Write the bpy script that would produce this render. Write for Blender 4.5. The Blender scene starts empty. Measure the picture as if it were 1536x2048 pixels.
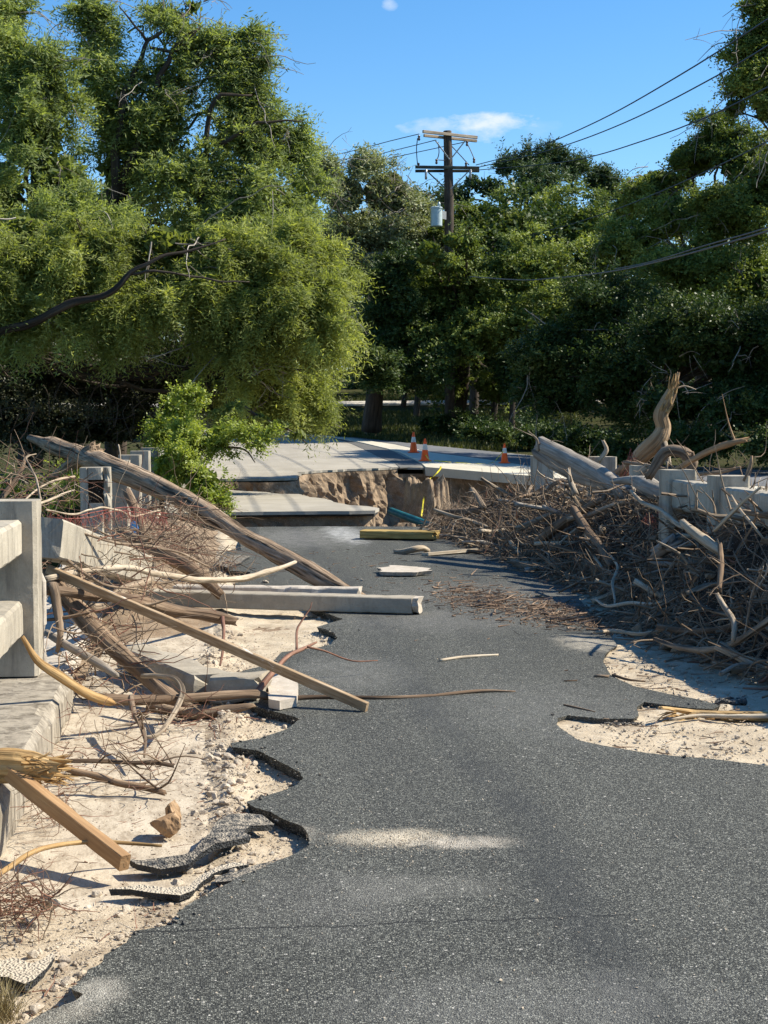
import bpy, math, random
import numpy as np
from mathutils import Vector, Matrix, Euler
from mathutils.geometry import tessellate_polygon
R = math.radians
rng = np.random.default_rng(7)
random.seed(7)
S = bpy.context.scene
COL = S.collection

# ------------------------------------------------------------------ camera
EYE = 1.6; FPX = 3076.0; VX, VY = 436.0, 840.0
yaw = math.atan((768 - VX) / FPX); pitch = math.atan((1024 - VY) / FPX)
cd = bpy.data.cameras.new('camera'); cam = bpy.data.objects.new('camera', cd); COL.objects.link(cam)
cd.sensor_fit = 'VERTICAL'; cd.sensor_height = 36; cd.lens = 36 * FPX / 2048
cd.clip_start = 0.1; cd.clip_end = 2000
cam.location = (0, 0, EYE); cam.rotation_euler = (R(90) - pitch, 0, -yaw)
S.camera = cam
CM = Euler((R(90) - pitch, 0, -yaw)).to_matrix()
def ray(px, py): return CM @ Vector(((px - 768) / FPX, -(py - 1024) / FPX, -1.0))
def P(px, py, Y):
    d = ray(px, py); k = Y / d.y
    return Vector((d.x * k, Y, EYE + d.z * k))
def G(px, py, z=0.0):
    d = ray(px, py); k = (z - EYE) / d.z
    return Vector((d.x * k, d.y * k, z))
FS = 0.03
def zfar(Y): return 0.3 + (Y - 36) * FS
def F(px, py, dz=0.0):
    d = ray(px, py)
    k = (0.3 - 36 * FS + dz - EYE) / (d.z - FS * d.y)
    return Vector((d.x * k, d.y * k, EYE + d.z * k))
def pr(rpx, Y): return rpx * Y / FPX

# ------------------------------------------------------------------ sun, sky, exposure
sunv = Vector((0.97, 0.06, 0.92)).normalized()
sl = bpy.data.lights.new('sun', 'SUN'); so = bpy.data.objects.new('sun', sl); COL.objects.link(so)
sl.energy = 4.9; sl.angle = R(0.5); sl.color = (1.0, 0.94, 0.79)
so.rotation_euler = sunv.to_track_quat('Z', 'Y').to_euler(); so.location = (20, 10, 30)
W = bpy.data.worlds.new('World'); S.world = W; W.use_nodes = True
nt = W.node_tree; nt.nodes.clear()
def wn(t, **k):
    n = nt.nodes.new(t)
    for a, b in k.items(): setattr(n, a, b)
    return n
sky = wn('ShaderNodeTexSky', sky_type='NISHITA', sun_disc=False)
sky.sun_elevation = math.asin(sunv.z); sky.sun_rotation = math.atan2(sunv.x, sunv.y)
sky.air_density = 1.0; sky.dust_density = 0.25; sky.ozone_density = 3.0; sky.altitude = 300
hs = wn('ShaderNodeHueSaturation'); hs.inputs['Saturation'].default_value = 1.3; hs.inputs['Value'].default_value = 1.0
nt.links.new(sky.outputs[0], hs.inputs['Color'])
tcw = wn('ShaderNodeTexCoord')
def cloud(px, py, rx, ry, scale, amt, prev):
    c = ray(px, py).normalized()
    rt = (CM @ Vector((1, 0, 0))); up = (CM @ Vector((0, 1, 0)))
    def dot(v):
        n = wn('ShaderNodeVectorMath', operation='DOT_PRODUCT'); nt.links.new(tcw.outputs['Generated'], n.inputs[0]); n.inputs[1].default_value = v; return n.outputs['Value']
    def math_(op, a, b):
        n = wn('ShaderNodeMath', operation=op)
        for i, v in enumerate((a, b)):
            if isinstance(v, float): n.inputs[i].default_value = v
            else: nt.links.new(v, n.inputs[i])
        return n.outputs[0]
    a = math_('DIVIDE', math_('SUBTRACT', dot(rt), c.dot(rt)), rx / FPX)
    b = math_('DIVIDE', math_('SUBTRACT', dot(up), c.dot(up)), ry / FPX)
    front = math_('GREATER_THAN', dot(c), 0.5)
    r = math_('ADD', math_('MULTIPLY', a, a), math_('MULTIPLY', b, b))
    nz = wn('ShaderNodeTexNoise'); nz.inputs['Scale'].default_value = scale; nz.inputs['Detail'].default_value = 6; nz.inputs['Roughness'].default_value = 0.6
    mp = wn('ShaderNodeMapping'); mp.inputs['Scale'].default_value = (1, 1, 2.2); nt.links.new(tcw.outputs['Generated'], mp.inputs[0]); nt.links.new(mp.outputs[0], nz.inputs['Vector'])
    m = math_('SUBTRACT', math_('MULTIPLY', nz.outputs[0], 2.6), math_('MULTIPLY', r, 0.75))
    m = math_('SUBTRACT', m, 0.75)
    cl = wn('ShaderNodeClamp'); nt.links.new(math_('MULTIPLY', math_('MULTIPLY', m, front), amt), cl.inputs[0])
    mx = wn('ShaderNodeMix', data_type='RGBA'); nt.links.new(cl.outputs[0], mx.inputs[0]); nt.links.new(prev, mx.inputs[6]); mx.inputs[7].default_value = (4.3, 4.9, 5.6, 1)
    return mx.outputs[2]
o_ = cloud(975, 254, 98, 30, 34, 1.5, hs.outputs[0])
o_ = cloud(865, 254, 75, 18, 40, 0.8, o_)
o_ = cloud(779, 12, 16, 13, 60, 0.5, o_)
o_ = cloud(1085, 255, 45, 20, 45, 0.18, o_)
bg = wn('ShaderNodeBackground'); bg.inputs[1].default_value = 0.105
ow = wn('ShaderNodeOutputWorld'); nt.links.new(o_, bg.inputs[0]); nt.links.new(bg.outputs[0], ow.inputs[0])
S.view_settings.view_transform = 'Standard'; S.view_settings.look = 'None'; S.view_settings.gamma = 1
S.view_settings.exposure = 0.86
S.render.film_transparent = False

# ------------------------------------------------------------------ helpers
def vnoise(p, seed=0.0):
    p = np.asarray(p, float) + seed * 17.31
    i = np.floor(p); f = p - i; u = f * f * (3 - 2 * f)
    def h(dx, dy, dz):
        q = (i[..., 0] + dx) * 127.1 + (i[..., 1] + dy) * 311.7 + (i[..., 2] + dz) * 74.7
        s = np.sin(q) * 43758.5453
        return s - np.floor(s)
    x, y, z = u[..., 0], u[..., 1], u[..., 2]
    a = h(0,0,0)*(1-x)+h(1,0,0)*x; b = h(0,1,0)*(1-x)+h(1,1,0)*x
    c = h(0,0,1)*(1-x)+h(1,0,1)*x; d = h(0,1,1)*(1-x)+h(1,1,1)*x
    return (a*(1-y)+b*y)*(1-z) + (c*(1-y)+d*y)*z
def fbm(p, oct=4, seed=0.0):
    p = np.asarray(p, float); s = 0; a = 0.5; t = 0
    for k in range(oct):
        s = s + a * vnoise(p * (2.03 ** k), seed + k); t += a; a *= 0.5
    return s / t
def sstep(x): x = np.clip(x, 0, 1); return x * x * (3 - 2 * x)

class MB:
    def __init__(s): s.v = []; s.q = []; s.t = []; s.tc = []; s.r = []; s.n = 0
    def add(s, v, quads=None, tris=None, tc=None, r=0.5):
        v = np.asarray(v, float).reshape(-1, 3)
        s.v.append(v)
        if quads is not None and len(quads): s.q.append(np.asarray(quads, np.int64).reshape(-1, 4) + s.n)
        if tris is not None and len(tris): s.t.append(np.asarray(tris, np.int64).reshape(-1, 3) + s.n)
        s.tc.append(v if tc is None else np.asarray(tc, float).reshape(-1, 3))
        s.r.append(np.full(len(v), r) if np.isscalar(r) else np.asarray(r, float))
        s.n += len(v)
    def build(s, name, mat, parent=None, smooth=False, origin=None):
        v = np.concatenate(s.v); tc = np.concatenate(s.tc); r = np.concatenate(s.r)
        q = np.concatenate(s.q) if s.q else np.zeros((0, 4), np.int64)
        t = np.concatenate(s.t) if s.t else np.zeros((0, 3), np.int64)
        if origin is None:
            if parent is None: origin = Vector(((v[:,0].min()+v[:,0].max())/2, (v[:,1].min()+v[:,1].max())/2, v[:,2].min()))
            else: origin = wloc(parent)
        me = bpy.data.meshes.new(name)
        me.vertices.add(len(v)); me.vertices.foreach_set('co', (v - np.array(origin)).astype(np.float32).ravel())
        nl = q.size + t.size; me.loops.add(nl)
        me.loops.foreach_set('vertex_index', np.concatenate([q.ravel(), t.ravel()]).astype(np.int32))
        npoly = len(q) + len(t); me.polygons.add(npoly)
        st = np.concatenate([np.arange(len(q)) * 4, q.size + np.arange(len(t)) * 3]).astype(np.int32)
        me.polygons.foreach_set('loop_start', st)
        me.polygons.foreach_set('use_smooth', np.full(npoly, smooth))
        a = me.attributes.new('tc', 'FLOAT_VECTOR', 'POINT'); a.data.foreach_set('vector', tc.astype(np.float32).ravel())
        a = me.attributes.new('rnd', 'FLOAT', 'POINT'); a.data.foreach_set('value', r.astype(np.float32))
        me.update(calc_edges=True); me.validate()
        me.materials.append(mat)
        o = bpy.data.objects.new(name, me); COL.objects.link(o)
        if parent is not None:
            o.parent = parent; o.location = Vector(origin) - wloc(parent)
        else: o.location = origin
        return o
def wloc(o):
    l = Vector(o.location)
    while o.parent is not None: o = o.parent; l = l + Vector(o.location)
    return l
def tag(o, label=None, cat=None, group=None, kind=None):
    if label: o['label'] = label
    if cat: o['category'] = cat
    if group: o['group'] = group
    if kind: o['kind'] = kind
    return o
def thing(name, label, cat, loc, group=None):
    o = bpy.data.objects.new(name, None); COL.objects.link(o); o.location = loc; o.empty_display_size = 0.2
    return tag(o, label, cat, group)

def spline(pts, rad, step):
    pts = np.array([tuple(p) for p in pts], float); rad = np.array(rad, float)
    if len(pts) == 2:
        L = np.linalg.norm(pts[1]-pts[0]); n = max(2, int(L/step)+1); t = np.linspace(0,1,n)[:,None]
        return pts[0]*(1-t)+pts[1]*t, rad[0]*(1-t[:,0])+rad[1]*t[:,0]
    e = np.vstack([2*pts[0]-pts[1], pts, 2*pts[-1]-pts[-2]]); er = np.concatenate([[rad[0]], rad, [rad[-1]]])
    op = []; orr = []
    for i in range(1, len(e)-2):
        L = np.linalg.norm(e[i+1]-e[i]); n = max(1, int(round(L/step)))
        t = (np.arange(n)/n)[:,None]
        p0,p1,p2,p3 = e[i-1],e[i],e[i+1],e[i+2]
        op.append(0.5*((2*p1)+(-p0+p2)*t+(2*p0-5*p1+4*p2-p3)*t**2+(-p0+3*p1-3*p2+p3)*t**3))
        orr.append(er[i]*(1-t[:,0])+er[i+1]*t[:,0])
    op.append(e[-2][None]); orr.append([er[-2]])
    return np.concatenate(op), np.concatenate(orr)
def frames(p):
    n = len(p); T = np.gradient(p, axis=0); T /= (np.linalg.norm(T, axis=1)[:,None]+1e-12)
    a = np.array([0,0,1.0]) if abs(T[0,2]) < 0.9 else np.array([1.0,0,0])
    N = np.zeros_like(p); N[0] = np.cross(T[0], a); N[0] /= np.linalg.norm(N[0])
    for i in range(1, n):
        v = N[i-1] - T[i]*np.dot(N[i-1], T[i]); N[i] = v/(np.linalg.norm(v)+1e-12)
    return T, N, np.cross(T, N)
def tube(mb, pts, rad, k=8, step=0.1, rough=0.0, knots=0.0, r=None, ragged=0.0, wob=0.0, flat=1.0):
    """a tapering limb; rough = relief as a share of the radius"""
    p, rr = spline(pts, rad, step)
    if r is None: r = float(rng.random())
    L = np.concatenate([[0], np.cumsum(np.linalg.norm(np.diff(p, axis=0), axis=1))])
    sd = rng.random()*50
    if wob > 0:
        for a_ in range(3): p[:,a_] += (vnoise(np.stack([L*3.0, L*0+a_*9.1+sd, L*0],1))-0.5)*wob*np.minimum(1, L/0.2)
    if knots > 0: rr = rr*(1+knots*(vnoise(np.stack([L/ (rr.max()*5), L*0+sd, L*0],1))-0.45))
    T, N, B = frames(p)
    th = np.linspace(0, 2*np.pi, k, endpoint=False)
    c, s = np.cos(th), np.sin(th)
    n = len(p)
    tcx = rr[:,None]*c[None]; tcy = rr[:,None]*s[None]
    tc = np.stack([tcx+sd, tcy, np.repeat(L[:,None], k, 1)+sd], -1)
    m = np.ones((n, k))
    if rough > 0:
        q = tc.copy(); rm = rr.mean()
        q[...,0] *= 3.2/rm; q[...,1] *= 3.2/rm; q[...,2] *= 0.22/rm
        q2 = tc.copy(); q2[...,0] *= 1.1/rm; q2[...,1] *= 1.1/rm; q2[...,2] *= 0.45/rm
        m += rough*((fbm(q, 4)-0.5)*2.0+(fbm(q2, 2, 3)-.5)*0.9)
    D = N[:,None,:]*(c[None,:,None])+B[:,None,:]*(s[None,:,None])*flat
    v = p[:,None,:]+D*(rr[:,None]*m)[...,None]
    if ragged > 0:
        v[-1] += T[-1]*(rng.random(k)[:,None]*ragged*rr[-1]*6 - ragged*rr[-1]*2)
        v[0] -= T[0]*(rng.random(k)[:,None]*ragged*rr[0]*2)
    idx = np.arange(n*k).reshape(n, k); nx = np.roll(idx, -1, axis=1)
    q = np.stack([idx[:-1], nx[:-1], nx[1:], idx[1:]], -1).reshape(-1, 4)
    vs = [v.reshape(-1,3), v[0].mean(0)[None], v[-1].mean(0)[None]]
    t0 = np.stack([nx[0], idx[0], np.full(k, n*k)], 1); t1 = np.stack([idx[-1], nx[-1], np.full(k, n*k+1)], 1)
    tcf = np.concatenate([tc.reshape(-1,3), [tc[0].mean(0)], [tc[-1].mean(0)]])
    mb.add(np.concatenate(vs), q, np.concatenate([t0, t1]), tcf, r)
def beam(mb, p0, p1, w, h, ch=0.012, up=(0,0,1), step=0.06, chip=0.004, r=0.5, end0=0.0, end1=0.0):
    """a chamfered bar from p0 to p1 (centre line), w across, h along up"""
    p0 = np.array(tuple(p0)); p1 = np.array(tuple(p1)); T = p1-p0; L = np.linalg.norm(T); T /= L
    U = np.array(up, float); U -= T*np.dot(U, T); U /= np.linalg.norm(U); X = np.cross(T, U)
    a, b = w/2, h/2
    prof = []
    m = max(1, int(w/0.05)); mh = max(1, int(h/0.05))
    xs = np.linspace(-a+ch, a-ch, m+1); ys = np.linspace(-b+ch, b-ch, mh+1)
    prof += [(x, -b) for x in xs] + [(a, y) for y in ys] + [(x, b) for x in xs[::-1]] + [(-a, y) for y in ys[::-1]]
    prof = np.array(prof); k = len(prof); n = max(2, int(L/step)+1)
    s = np.linspace(0, L, n)
    v = p0 + s[:,None,None]*T + prof[None,:,0,None]*X + prof[None,:,1,None]*U
    if chip > 0:
        cen = p0 + s[:,None,None]*T
        d = v-cen; nz = fbm(v*9, 3, 3.0)
        corner = (np.abs(prof[:,0]) > a-ch*1.5) & (np.abs(prof[:,1]) > b-ch*1.5)
        am = np.where(corner, 2.0, 0.15)[None,:]
        v = v - d/np.linalg.norm(d, axis=2, keepdims=True)*(np.maximum(nz-0.45, 0)*am*chip*6)[...,None]
    for e, i in ((end0, 0), (end1, -1)):
        if e > 0: v[i] += T*((rng.random(k)[:,None]-0.5)*e); 
        if e > 0:
            j = 1 if i == 0 else -2; v[j] += T*((rng.random(k)[:,None]-0.5)*e*0.4)
    idx = np.arange(n*k).reshape(n, k); nx = np.roll(idx, -1, axis=1)
    q = np.stack([idx[:-1], nx[:-1], nx[1:], idx[1:]], -1).reshape(-1, 4)
    c0 = v[0].mean(0)+T*end0*0.5*(rng.random()-.5); c1 = v[-1].mean(0)+T*end1*0.5*(rng.random()-.5)
    t0 = np.stack([nx[0], idx[0], np.full(k, n*k)], 1); t1 = np.stack([idx[-1], nx[-1], np.full(k, n*k+1)], 1)
    sd = rng.random()*30
    tc = np.stack([np.broadcast_to(prof[None,:,0], (n,k))+sd, np.broadcast_to(prof[None,:,1], (n,k)), np.broadcast_to(s[:,None], (n,k))+sd], -1).reshape(-1,3)
    tc = np.concatenate([tc, [[sd,0,sd],[sd,0,L+sd]]])
    mb.add(np.concatenate([v.reshape(-1,3), c0[None], c1[None]]), q, np.concatenate([t0,t1]), tc, r)
def box(mb, lo, hi, ch=0.012, chip=0.003, r=0.5, step=0.06):
    lo = Vector(lo); hi = Vector(hi); c = (lo+hi)/2
    beam(mb, (c.x, c.y, lo.z), (c.x, c.y, hi.z), hi.x-lo.x, hi.y-lo.y, ch, (0,1,0), step, chip, r)
def sheet(mb, poly, th, jit=0.0, sub=0.0, seed=1.0, under=0.0, r=0.5, zf=None, hf=0.0):
    """a slab with the outline poly (counter-clockwise or not), thickness th downwards, ragged edge"""
    P2 = [Vector(p) for p in poly]; out = []
    for i, a in enumerate(P2):
        b = P2[(i+1) % len(P2)]; n = max(1, int((b-a).length/sub)) if sub else 1
        for j in range(n): out.append(a.lerp(b, j/n))
    v = np.array([tuple(p) for p in out])
    if jit:
        q = v*6.0
        v[:,0] += (fbm(q, 4, seed)-0.5)*jit*2; v[:,1] += (fbm(q, 4, seed+5)-0.5)*jit*2
    if hf: v[:,:2] += (rng.random((len(v),2))-.5)*hf*2
    n = len(v)
    tri = tessellate_polygon([[Vector((a[0], a[1], 0)) for a in v]])
    area = sum(v[i,0]*v[(i+1)%n,1]-v[(i+1)%n,0]*v[i,1] for i in range(n))
    bot = v.copy(); bot[:,2] -= th
    if under:
        cen = np.roll(v, -1, 0)-np.roll(v, 1, 0); nrm = np.stack([-cen[:,1], cen[:,0], cen[:,0]*0], 1)
        nrm /= np.linalg.norm(nrm, axis=1)[:,None]+1e-9; nrm *= 1 if area > 0 else -1
        bot += nrm*under*(0.3+fbm(v*9, 2, 8.0)[:,None])
    i = np.arange(n); j = (i+1) % n
    side = np.stack([i, i+n, j+n, j], 1) if area > 0 else np.stack([i, j, j+n, i+n], 1)
    t = np.array([tt for tt in tri]);
    # make the top face upward
    a_, b_, c_ = v[t[:,0]], v[t[:,1]], v[t[:,2]]
    cr = (b_[:,0]-a_[:,0])*(c_[:,1]-a_[:,1])-(b_[:,1]-a_[:,1])*(c_[:,0]-a_[:,0])
    t[cr < 0] = t[cr < 0][:, ::-1]
    mb.add(np.concatenate([v, bot]), side, t, None, r)
def rock(mb, c, s, sub=2, flat=0.7, r=None, rot=None):
    c = np.array(tuple(c))
    v, f = ICO[sub]
    sd = rng.random()*90
    d = v*(0.62+0.85*fbm(v*1.7+sd, 3)[:,None])
    for _k in range(5):
        n_ = rng.normal(size=3); n_ /= np.linalg.norm(n_); h_ = d@n_; ex = np.maximum(0, h_-(.45+.3*rng.random())); d = d-ex[:,None]*n_
    d *= np.array([1, 0.6+0.5*rng.random(), flat*(0.7+.5*rng.random())])*s
    a = rng.random()*6.28; ca, sa = math.cos(a), math.sin(a)
    d = d @ np.array([[ca,-sa,0],[sa,ca,0],[0,0,1]])
    mb.add(d+c, None, f, d*1.0+sd, rng.random() if r is None else r)
def ico(n):
    import bmesh
    bm = bmesh.new(); bmesh.ops.create_icosphere(bm, subdivisions=n, radius=1)
    v = np.array([tuple(x.co) for x in bm.verts]); f = np.array([[q.index for q in x.verts] for x in bm.faces]); bm.free(); return v, f
ICO = {n: ico(n) for n in (1, 2, 3, 4)}

# ------------------------------------------------------------------ materials
class NM:
    def __init__(s, name):
        s.m = bpy.data.materials.new(name); s.m.use_nodes = True; s.t = s.m.node_tree; s.t.nodes.clear()
        s.out = s.n('ShaderNodeOutputMaterial')
    def n(s, t, **k):
        x = s.t.nodes.new(t)
        for a, b in k.items(): setattr(x, a, b)
        return x
    def l(s, a, b): s.t.links.new(a, b)
    def val(s, x, inp):
        if isinstance(x, (int, float)): inp.default_value = x
        elif isinstance(x, (tuple, list)): inp.default_value = (*x, 1) if len(x) == 3 and inp.type == 'RGBA' else x
        else: s.l(x, inp)
    def math(s, op, a, b=0.0, cl=False):
        x = s.n('ShaderNodeMath', operation=op); x.use_clamp = cl; s.val(a, x.inputs[0]); s.val(b, x.inputs[1]); return x.outputs[0]
    def coord(s, kind='obj', scale=(1,1,1)):
        if kind == 'obj': o = s.n('ShaderNodeTexCoord').outputs['Object']
        elif kind == 'pos': o = s.n('ShaderNodeNewGeometry').outputs['Position']
        else: x = s.n('ShaderNodeAttribute'); x.attribute_name = kind; o = x.outputs['Vector']
        mp = s.n('ShaderNodeMapping'); mp.inputs['Scale'].default_value = scale; s.l(o, mp.inputs[0]); return mp.outputs[0]
    def noise(s, co, sc, det=4, ro=0.55, dist=0.0):
        x = s.n('ShaderNodeTexNoise'); x.inputs['Scale'].default_value = sc; x.inputs['Detail'].default_value = det; x.inputs['Roughness'].default_value = ro; x.inputs['Distortion'].default_value = dist; s.l(co, x.inputs['Vector']); return x.outputs[0]
    def vor(s, co, sc, feat='F1', out=0):
        x = s.n('ShaderNodeTexVoronoi', feature=feat); x.inputs['Scale'].default_value = sc; s.l(co, x.inputs['Vector']); return x.outputs[out]
    def ramp(s, f, st, lin=True):
        x = s.n('ShaderNodeValToRGB'); s.l(f, x.inputs[0]); e = x.color_ramp.elements
        e[0].position = st[0][0]; e[0].color = (*st[0][1], 1); e[1].position = st[-1][0]; e[1].color = (*st[-1][1], 1)
        for p, c in st[1:-1]: q = e.new(p); q.color = (*c, 1)
        return x.outputs[0]
    def rampf(s, f, a, b): 
        x = s.n('ShaderNodeMapRange'); x.clamp = True; s.l(f, x.inputs[0]); x.inputs[1].default_value = a; x.inputs[2].default_value = b; return x.outputs[0]
    def mix(s, f, a, b, mode='MIX'):
        x = s.n('ShaderNodeMix', data_type='RGBA', blend_type=mode); s.val(f, x.inputs[0]); s.val(a, x.inputs[6]); s.val(b, x.inputs[7]); return x.outputs[2]
    def rnd(s): x = s.n('ShaderNodeAttribute'); x.attribute_name = 'rnd'; return x.outputs['Fac']
    def bump(s, h, st=0.5, d=0.01, prev=None):
        x = s.n('ShaderNodeBump'); x.inputs['Strength'].default_value = st; x.inputs['Distance'].default_value = d; s.l(h, x.inputs['Height'])
        if prev is not None: s.l(prev, x.inputs['Normal'])
        return x.outputs[0]
    def fin(s, col, ro=0.8, nrm=None, spec=0.3, metal=0.0, transl=0.0, tcol=None):
        b = s.n('ShaderNodeBsdfPrincipled'); s.val(col, b.inputs['Base Color']); s.val(ro, b.inputs['Roughness']); b.inputs['Specular IOR Level'].default_value = spec; b.inputs['Metallic'].default_value = metal
        if nrm is not None: s.l(nrm, b.inputs['Normal'])
        o = b.outputs[0]
        if transl:
            t = s.n('ShaderNodeBsdfTranslucent'); s.val(tcol if tcol is not None else col, t.inputs[0])
            mx = s.n('ShaderNodeMixShader'); mx.inputs[0].default_value = transl; s.l(o, mx.inputs[1]); s.l(t.outputs[0], mx.inputs[2]); o = mx.outputs[0]
        s.l(o, s.out.inputs[0]); return s.m
def hexc(r, g, b): return tuple(((x/255)/12.92 if x/255 <= 0.04045 else ((x/255+0.055)/1.055)**2.4) for x in (r, g, b))

def mat_wood(name, c0, c1, c2, fine=40, along=3, bumpd=0.006, cracks=0.5):
    m = NM(name); co = m.coord('tc', (1, 1, 0.07)); n1 = m.noise(co, fine, 6, 0.65, 0.3); n2 = m.noise(m.coord('tc'), along, 4)
    col = m.ramp(n1, [(0.3, c0), (0.52, c1), (0.72, c2)])
    col = m.mix(m.math('MULTIPLY', m.rampf(n2, 0.4, 0.7), 0.45), col, tuple(x*0.62 for x in c0))
    col = m.mix(m.math('MULTIPLY', m.rnd(), 0.55), col, m.mix(1.0, col, (0.72, 0.60, 0.50), 'MULTIPLY'))
    cr = m.rampf(m.noise(m.coord('tc', (1, 1, 0.05)), fine*0.55, 3, 0.5), 0.36, 0.44)
    col = m.mix(m.math('MULTIPLY', m.math('SUBTRACT', 1.0, cr), cracks), col, tuple(x*0.25 for x in c0))
    nb = m.bump(m.math('ADD', n1, m.math('MULTIPLY', cr, 0.8)), 0.8, bumpd)
    return m.fin(col, 0.85, nb, 0.2)
M = {}
M['driftwood'] = mat_wood('driftwood', (0.14,0.10,0.07), (0.34,0.27,0.195), (0.58,0.485,0.37), 44, 5, 0.012, 0.85)
M['litter'] = mat_wood('bark litter', (0.08,0.05,0.035), (0.24,0.165,0.115), (0.52,0.41,0.31), 60, 6, 0.002, 0.1)
M['tan'] = mat_wood('tan stripped wood', (0.24,0.14,0.07), (0.42,0.28,0.16), (0.56,0.41,0.26), 22, 5, 0.010, 0.6)
M['bark'] = mat_wood('rough bark', (0.09,0.058,0.038), (0.235,0.165,0.11), (0.42,0.32,0.225), 26, 3, 0.012)
M['log'] = mat_wood('weathered log bark', (0.13,0.085,0.05), (0.36,0.26,0.175), (0.58,0.45,0.33), 44, 4, 0.022, 0.9)
M['pale'] = mat_wood('peeled pale wood', (0.30,0.23,0.155), (0.52,0.43,0.32), (0.66,0.58,0.46), 44, 5, 0.008, 0.55)
M['yellow'] = mat_wood('yellow inner wood', (0.30,0.175,0.07), (0.50,0.33,0.15), (0.64,0.47,0.25), 40, 5, 0.008, 0.6)
M['lumber'] = mat_wood('sawn lumber', (0.34,0.20,0.10), (0.46,0.29,0.15), (0.56,0.38,0.21), 45, 2, 0.002, 0.15)
M['lumber_old'] = mat_wood('old sawn lumber', (0.25,0.16,0.09), (0.36,0.24,0.14), (0.50,0.38,0.27), 45, 2, 0.002, 0.3)
def mat_paint():
    m = NM('old lumber with white paint'); co = m.coord('tc', (1,1,0.12)); n = m.noise(co, 45, 5, .6); col = m.ramp(n, [(.3,(0.22,0.14,0.08)),(.5,(0.33,0.225,0.13)),(.72,(0.46,0.35,0.24))])
    f = m.rampf(m.noise(m.coord('tc', (3,3,0.6)), 3.2, 6, .75), .58, .62)
    return m.fin(m.mix(m.math('MULTIPLY', f, .9), col, (.66,.61,.54)), .8, m.bump(n, .5, .002), .2)
M['lumber_paint'] = mat_paint()
M['greywood'] = mat_wood('grey weathered timber', (0.17,0.145,0.12), (0.33,0.29,0.245), (0.50,0.455,0.40), 30, 3, 0.008, 0.8)
M['twig'] = mat_wood('twigs', (0.08,0.052,0.034), (0.26,0.19,0.13), (0.56,0.46,0.34), 60, 6, 0.002, 0.1)
M['redtwig'] = mat_wood('red brown rootlets', (0.12,0.055,0.038), (0.24,0.125,0.085), (0.36,0.22,0.155), 60, 6, 0.002, 0.1)
M['trunk'] = mat_wood('tree bark', (0.035,0.027,0.02), (0.075,0.058,0.045), (0.13,0.105,0.08), 14, 2, 0.02)
M['polewood'] = mat_wood('utility pole wood', (0.045,0.035,0.028), (0.095,0.075,0.06), (0.17,0.145,0.12), 30, 2, 0.006)
def simple(name, c, ro=0.6, spec=0.3, metal=0.0, var=0.15, sc=8):
    m = NM(name); n = m.noise(m.coord('obj'), sc, 5, 0.6)
    col = m.mix(m.rampf(n, 0.35, 0.7), tuple(x*(1-var) for x in c), tuple(min(1, x*(1+var)) for x in c))
    return m.fin(col, ro, m.bump(n, 0.15, 0.003), spec, metal)
def mat_concrete(name, c0, c1, stain=(0.10,0.085,0.07), sc=1.0, vert=False, amt=0.75, th=0.52):
    m = NM(name); co = m.coord('pos'); n1 = m.noise(co, 3.2*sc, 8, 0.65); n2 = m.noise(co, 70, 4, 0.7)
    col = m.mix(m.rampf(n1, 0.35, 0.68), c0, c1)
    col = m.mix(m.math('MULTIPLY', m.rampf(n2, 0.35, 0.75), 0.35), col, tuple(x*0.65 for x in c0))
    st = m.noise(m.coord('pos', (3, 3, 0.5)), 2.5*sc, 7, 0.7, 0.6)
    col = m.mix(m.math('MULTIPLY', m.rampf(st, th, th+.2), amt), col, stain)
    pit = m.rampf(m.vor(co, 45), 0.05, 0.16)
    pm = m.math('MULTIPLY', m.math('SUBTRACT', 1.0, pit), m.rampf(m.noise(co, 9, 2), 0.5, 0.6))
    col = m.mix(m.math('MULTIPLY', pm, 0.7), col, (0.10,0.09,0.08))
    nb = m.bump(m.math('SUBTRACT', m.math('ADD', n2, m.math('MULTIPLY', n1, 1.5)), pm), 0.55, 0.006)
    return m.fin(col, 0.9, nb, 0.2)
M['concrete'] = mat_concrete('rail concrete', (0.33,0.285,0.22), (0.49,0.43,0.34), (0.16,0.14,0.115), 1.0, False, 0.8, 0.48)
M['walk'] = mat_concrete('stained kerb concrete', (0.27,0.23,0.18), (0.42,0.365,0.29), (0.095,0.077,0.057), 1.6, False, 0.9, 0.45)
M['beamc'] = mat_concrete('fallen beam concrete', (0.31,0.265,0.205), (0.45,0.395,0.315), (0.17,0.15,0.125), 1.2, False, 0.5)
M['brokenc'] = mat_concrete('broken concrete', (0.42,0.36,0.29), (0.58,0.51,0.43), (0.35,0.28,0.22), 4)

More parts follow.
